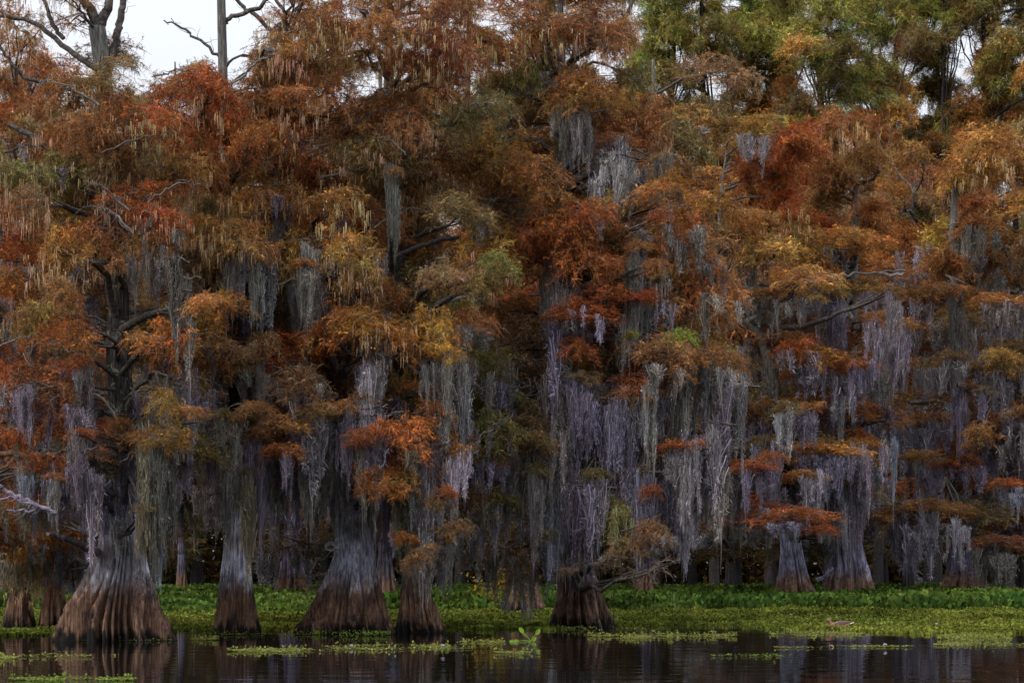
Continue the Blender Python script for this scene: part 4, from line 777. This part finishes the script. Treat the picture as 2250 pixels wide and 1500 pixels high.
def pennies(name, label, patches, seed, n=1500, tall=0, color=(.14, .18, .05)):
    """floating leaf streak; patches (px0, px1, row0, row1)"""
    r = np.random.RandomState(seed); cs = []
    for a, b, r0, r1 in patches:
        px = r.uniform(a, b, n); t = (px - a) / (b - a); w_ = np.sin(np.pi * t) ** .6; row = (r0 + r1) / 2 + (r.uniform(-.5, .5, n) * (r1 - r0)) * w_; d = CAMH * FP / (row - HOR); x = (px - 1125) / FP * d
        k = vnoise(x * 2.2, d * 1.4, seed + 3) + r.uniform(-.25, .25, n) > .47; cs.append(np.column_stack([x, d, np.full(n, .012)])[k])
    c = np.vstack(cs); n = len(c); up = unit(np.column_stack([r.normal(0, 1, n), r.normal(0, 1, n), r.normal(0, .12, n)])); nrm = unit(np.column_stack([r.normal(0, .15, n), r.normal(0, .15, n) - .1, np.ones(n)]))
    tallm = r.uniform(0, 1, n) < tall
    c[:, 2] += r.uniform(0, .02, n); c[tallm, 2] += r.uniform(.01, .08, tallm.sum()); up[tallm] = unit(up[tallm] * .4 + np.array([0, 0, 1.0])); nrm[tallm] = unit(np.column_stack([r.normal(0, .4, tallm.sum()), -np.ones(tallm.sum()), r.normal(0, .4, tallm.sum())]))
    nrm = unit(nrm - (nrm * up).sum(1, keepdims=True) * up); C = np.zeros((n, 3)); C[:, 0] = r.uniform(.6, 1.5, n); C[:, 1] = r.uniform(0, 1, n)
    s = r.uniform(.009, .026, n); V, F, CC = leaves(c, nrm, up, s, r, C); o = c.mean(0) * np.array([1, 1, 0])
    me = mk(name, V - o, [F], [M_GREEN], CC)
    return tag(link(name, me, loc=o, color=color), label, 'floating plants', 'streaks of floating plants on the black water')
for i, (lab, pt, nn, tl) in enumerate([
    ('small leaf streak along the waterline of the largest cypress', [(150, 380, 1405, 1409)], 500, .05),
    ('sprouting green streak before the slim cypress', [(470, 700, 1389, 1397), (420, 480, 1404, 1407)], 1400, .12),
    ('leafy clump with raised round leaves at the foot of the broad cypress', [(690, 860, 1388, 1400)], 1300, .45),
    ('longest pale yellow green streak crossing the water below the broad cypress', [(500, 760, 1426, 1434), (700, 1060, 1416, 1430)], 2600, .05),
    ('thin broken streak near the lower left edge', [(-20, 40, 1443, 1449), (40, 200, 1438, 1446), (220, 300, 1436, 1440)], 400, .05),
    ('bright green streak at the very bottom left', [(20, 300, 1489, 1498)], 1100, .03),
    ('faint thread of leaves between the largest and slim cypresses', [(360, 470, 1396, 1408)], 300, .0),
    ('small pale streak under the lone upright hyacinth', [(1085, 1170, 1431, 1437), (1010, 1110, 1404, 1418)], 700, .05),
    ('fringe of leaves around the knobby base at mid picture', [(1200, 1420, 1378, 1388)], 900, .3),
    ('streak of pale leaves right of the mid picture base', [(1290, 1620, 1392, 1402), (1300, 1480, 1396, 1404)], 1900, .12),
    ('green shred streak alone on dark water right of middle', [(1560, 1770, 1438, 1445)], 420, .05),
    ('thin pale thread floating under the reflected banded trunks', [(1700, 1830, 1421, 1425), (1800, 2010, 1419, 1423)], 500, .0),
    ('thin pale thread at the right edge', [(2050, 2260, 1412, 1422)], 700, .02),
    ('yellow tinged streak just below the duck', [(1690, 1900, 1388, 1398)], 1400, .1),
    ('leafy fringe with raised leaves at lower right shore', [(2060, 2220, 1398, 1410)], 1000, .5)]):
    pennies('floating_plants', lab, pt, 700 + i, nn, tl, color=(.12, .19, .04) if i in (2, 5, 10) else (.17, .19, .055))

# lone upright hyacinth plant
def lone(px, row, s, name='water_hyacinth', label='', specs=None):
    d = CAMH * FP / (row - HOR); b = P(px, row, d); b[2] = 0; root = empty(name, b, label=label, cat='water plant')
    r = np.random.RandomState(int(px))
    for dx, dz, sz in specs:
        tip = np.array([dx * s, r.uniform(-.05, .05), dz * s]); mb = MB(); t = np.linspace(0, 1, 6)[:, None]
        mb.tube(tip * t + np.array([0, 0, .05 * s]) * np.sin(np.pi * t), np.linspace(.012, .007, 6), 6, (1.1, .3, 0)); st = link('stalk', mb.mesh('stalk', [M_GREEN], True), root, color=(.16, .26, .05))
        n = np.array([[.3, -1, .2]]); up = unit(np.array([[dx, 0, max(dz, .15)]])); n = unit(n - (n * up).sum() * up); a = np.linspace(0, 2 * np.pi, 12, endpoint=False); sd = np.cross(up, n)[0]
        rim = tip + up[0] * sz * .8 + (np.cos(a)[:, None] * sd * .62 + np.sin(a)[:, None] * up[0]) * sz + n[0] * (np.abs(np.cos(a)) * sz * .3)[:, None]
        V = np.vstack([rim, (tip + up[0] * sz * .8)[None]]); F = np.stack([np.arange(12), (np.arange(12) + 1) % 12, np.full(12, 12)], 1)
        link('leaf', mk('leaf', V, [F], [M_GREEN], np.tile([1.1, .25, 0], (13, 1)), smooth=True), st, color=(.17, .28, .05))
lone(1166, 1409, .45, label='lone bright green plant with three raised round leaves on black water near middle', specs=[(-.35, .42, .075), (-.25, .28, .05), (.25, .36, .075), (.1, .04, .06), (-.55, .0, .06), (-.75, -.01, .06)])

# lilac flowers
M_PETAL = leaf_material('lilac_petals', warm=(.6, .55, .75), use_object=True)
for px, row, h, lab in [(1041, 1362, .12, 'lilac flower on the mat right of the narrow twin cypress'), (398, 1378, .07, 'pale bloom on the mat between the largest and slim cypresses'), (973, 1431, .10, 'white lilac flower on the long streak below the twin'),
                        (1739, 1360, .12, 'lilac bloom on the mat left of the duck'), (2058, 1384, .14, 'lilac bloom near the shore at right'), (1945, 1424, .06, 'tiny white bloom on the thin thread of leaves'), (772, 1424, .04, 'pale bloom on the long streak under the broad cypress')]:
    d = CAMH * FP / (row - HOR); b = P(px, row, d); b[2] = 0; root = empty('hyacinth_flower', b, label=lab, cat='flower', group='lilac flowers on the water plants'); mb = MB(); mb.tube([[0, 0, 0], [.005, 0, h * .6], [0, 0, h]], [.006, .005, .005], 5, (1, .2, 0))
    link('stalk', mb.mesh('stalk', [M_GREEN]), root, color=(.15, .2, .05)); mb = MB()
    for k in range(7):
        a = k * .9; dv = np.array([math.cos(a), math.sin(a), .5]); p = np.array([0, 0, h + .01 * (k % 3)]); sdv = np.array([-math.sin(a), math.cos(a), 0]) * .016
        mb.add([p, p + dv * .025 + sdv, p + dv * .05, p + dv * .025 - sdv], [[0, 1, 2, 3]], (1, .3, 0))
    link('petals', mb.mesh('petals', [M_PETAL]), root, color=(.55, .5, .68))

# reeds and bent stalks
def reed(label, pts, row, wd=.008, color=(.20, .14, .06), name='reed'):
    d = CAMH * FP / (row - HOR); b = P(pts[0][0], row, d); b[2] = 0
    q = np.array([P(a, c, d) for a, c in pts]) - b; mb = MB(); mb.tube(q, np.linspace(wd, wd * .5, len(q)), 5); o = link(name, mb.mesh(name, [M_BARE], True), loc=b, color=color)
    return tag(o, label, 'reed', 'reeds standing in the shallows')
reed('tall straight dark reed right of the moss draped cypress', [(1478, 1372), (1477, 1330), (1479, 1290), (1478, 1262)], 1372, .012, (.05, .04, .03))
reed('pale short reed between the knobby base and the tall dark reed', [(1439, 1366), (1440, 1350), (1438, 1335), (1441, 1297), (1462, 1294)], 1366, .006, (.3, .3, .15))
reed('thin upright stick beside the right flank of the knobby base', [(1349, 1378), (1347, 1330), (1350, 1290), (1344, 1270)], 1378, .012, (.10, .07, .05))
reed('bent golden stalk forming a small triangle with its reflection', [(1832, 1421), (1823, 1415), (1822, 1421)], 1421, .008, (.5, .35, .15))

# low shrub with yellow leaves
def shrub(label, px, py0, pts, d, n, color, seed):
    r = np.random.RandomState(seed); b = P(px, HOR + CAMH * FP / d, d); b[2] = 0; root = empty('shrub', b, label=label, cat='shrub'); mb = MB(); ends = []
    for (ex, ey) in pts:
        e = P(ex, ey, d + r.uniform(-.6, .6)) - b; t = np.linspace(0, 1, 8)[:, None]; p = e * t + np.array([0, 0, .15]) * np.sin(np.pi * t) + r.normal(0, .015, (8, 3)); p[0] = [0, 0, 0]; mb.tube(p, np.linspace(.014, .004, 8), 5); ends.append(p)
    link('stems', mb.mesh('stems', [M_LIMB], True), root); cs = []
    for p in ends:
        k = r.randint(3, 8, n); c = p[k] + r.normal(0, .10, (n, 3)); cs.append(c)
    c = np.vstack(cs); m = len(c); up = unit(r.normal(0, 1, (m, 3)) + np.array([0, 0, -.4])); nrm = unit(np.cross(up, r.normal(0, 1, (m, 3)))); C = np.zeros((m, 3)); C[:, 0] = r.uniform(.5, 1.4, m); C[:, 1] = r.uniform(0, 1, m)
    V, F, CC = leaves(c, nrm, up, r.uniform(.03, .06, m), r, C); link('foliage', mk('foliage', V, [F], [M_LEAF], CC), root, color=color)
shrub('small shrub with yellow leaves before the dark gap left of the knobby base', 1125, 0, [(1080, 1190), (1050, 1235), (1020, 1262), (1075, 1245), (1100, 1255), (1045, 1270), (1060, 1215), (1085, 1205), (1040, 1290)], 60, 34, (.30, .22, .035), 1)
shrub('low olive leaved shrub on the dark clump of base beside the mid picture cypress', 1150, 0, [(1140, 1255), (1120, 1270), (1170, 1280), (1150, 1300), (1190, 1275), (1130, 1240), (1145, 1235)], 61, 26, (.15, .14, .03), 2)

# duck among the leaves
def duck(px, row):
    d = CAMH * FP / (row - HOR); b = P(px, row, d); b[2] = 0
    root = empty('duck', b, label='brown mottled duck with white tail edge resting on the leafy mat, facing left', cat='duck', )
    m, t, o = nmat('duck_plumage'); g = t.nodes.new('ShaderNodeTexCoord'); c = ramp(t, noise(t, g.outputs['Object'], 38, 4, .7), [(.35, (.07, .035, .022)), (.5, (.20, .10, .06)), (.68, (.36, .20, .13))])
    p = t.nodes.new('ShaderNodeBsdfPrincipled'); t.links.new(c, p.inputs['Base Color']); p.inputs['Roughness'].default_value = .8; t.links.new(p.outputs[0], o.inputs[0])
    def simple(name, col):
        mm, tt, oo = nmat(name); q = tt.nodes.new('ShaderNodeBsdfPrincipled'); q.inputs['Base Color'].default_value = (*col, 1); q.inputs['Roughness'].default_value = .6; tt.links.new(q.outputs[0], oo.inputs[0]); return mm
    # one loft from breast through tail, and one from breast up the neck to the face, fused by a voxel remesh
    mb = MB()
    def loft(st, k=20):
        st = np.array(st); tt = np.linspace(0, len(st) - 1, (len(st) - 1) * 4 + 1); S = np.column_stack([np.interp(tt, np.arange(len(st)), st[:, i]) for i in range(5)])
        for _ in range(2): S[1:-1] = (S[:-2] + 2 * S[1:-1] + S[2:]) / 4
        a = np.linspace(0, 2 * np.pi, k, endpoint=False); dirv = unit(np.gradient(S[:, [0, 1]], axis=0)); nv = np.column_stack([-dirv[:, 1], dirv[:, 0]])
        V = np.stack([S[:, 0][:, None] + nv[:, 0][:, None] * S[:, 2][:, None] * np.sin(a), S[:, 3][:, None] * np.cos(a), S[:, 1][:, None] + nv[:, 1][:, None] * S[:, 2][:, None] * np.sin(a)], -1)
        n = len(S); i = np.arange(n - 1)[:, None] * k; j = np.arange(k)[None]; j2 = (j + 1) % k; F = np.stack([i + j, i + j2, i + k + j2, i + k + j], -1).reshape(-1, 4); mb.add(V.reshape(-1, 3), F)
        for e in (0, n - 1):
            jj = np.arange(k); tri = np.stack([jj, (jj + 1) % k, np.full(k, k)], 1); mb.add(np.vstack([V[e], V[e].mean(0)[None]]), tri if e else tri[:, ::-1])
    loft([(-.20, .06, .01, .01, 0), (-.17, .065, .055, .06, 0), (-.08, .065, .078, .095, 0), (.04, .07, .085, .105, 0), (.15, .085, .065, .08, 0), (.23, .105, .030, .04, 0), (.27, .12, .008, .015, 0)])
    loft([(-.12, .07, .05, .055, 0), (-.165, .11, .042, .042, 0), (-.185, .15, .034, .034, 0), (-.195, .178, .040, .036, 0), (-.215, .195, .038, .034, 0), (-.245, .188, .028, .026, 0), (-.262, .182, .012, .014, 0)])
    body = link('body', mb.mesh('body', [m], True), root); md = body.modifiers.new('fuse', 'REMESH'); md.mode = 'VOXEL'; md.voxel_size = .008; md.use_smooth_shade = True
    mb = MB(); a = np.linspace(0, 2 * np.pi, 10, endpoint=False); st = [(-.245, .184, .014, .014), (-.275, .176, .009, .015), (-.305, .170, .006, .016), (-.318, .168, .002, .008)]
    V = np.array([[x, wy * math.cos(q), z + hz * math.sin(q)] for x, z, hz, wy in st for q in a]); F = [[i * 10 + j, i * 10 + (j + 1) % 10, (i + 1) * 10 + (j + 1) % 10, (i + 1) * 10 + j] for i in range(3) for j in range(10)]
    mb.add(V, F); link('bill', mb.mesh('bill', [simple('bill_horn', (.09, .06, .04))], True), root)
    for sy in (-1, 1):
        V = []; st = [(-.10, .10, .02, 0), (-.02, .115, .055, .0), (.08, .125, .05, 0), (.17, .14, .028, 0), (.25, .15, .006, 0)]
        mb = MB(); k = 10
        for x, z, hz, _ in st:
            for q in np.linspace(0, 2 * np.pi, k, endpoint=False): V.append([x, sy * (np.interp(x, [-.1, .05, .25], [.085, .098, .03]) + .012 * math.cos(q)), z + hz * math.sin(q)])
        F = [[i * k + j, i * k + (j + 1) % k, (i + 1) * k + (j + 1) % k, (i + 1) * k + j] for i in range(4) for j in range(k)]; mb.add(V, F)
        link('wing', mb.mesh('wing', [simple('wing_feathers', (.10, .065, .05))], True), root)
    mb = MB(); mb.add([[.19, -.045, .085], [.31, -.02, .128], [.315, .02, .128], [.19, .045, .085], [.19, -.045, .10], [.31, -.02, .142], [.315, .02, .142], [.19, .045, .10]], [[0, 3, 2, 1], [4, 5, 6, 7], [0, 1, 5, 4], [1, 2, 6, 5], [2, 3, 7, 6], [3, 0, 4, 7]])
    link('tail', mb.mesh('tail', [simple('white_feathers', (.8, .78, .76))]), root)
    for sy in (-1, 1):
        mb = MB(); c = np.array([-.232, sy * .031, .197]); h = .005; V = c + h * np.array([[1, 0, 0], [-1, 0, 0], [0, 1, 0], [0, -1, 0], [0, 0, 1], [0, 0, -1]]); mb.add(V, [[0, 2, 4], [2, 1, 4], [1, 3, 4], [3, 0, 4], [2, 0, 5], [1, 2, 5], [3, 1, 5], [0, 3, 5]]); link('eye', mb.mesh('eye', [simple('eye_black', (.01, .01, .01))]), root)
    root.scale = (1.2,) * 3
duck(1843, 1381)
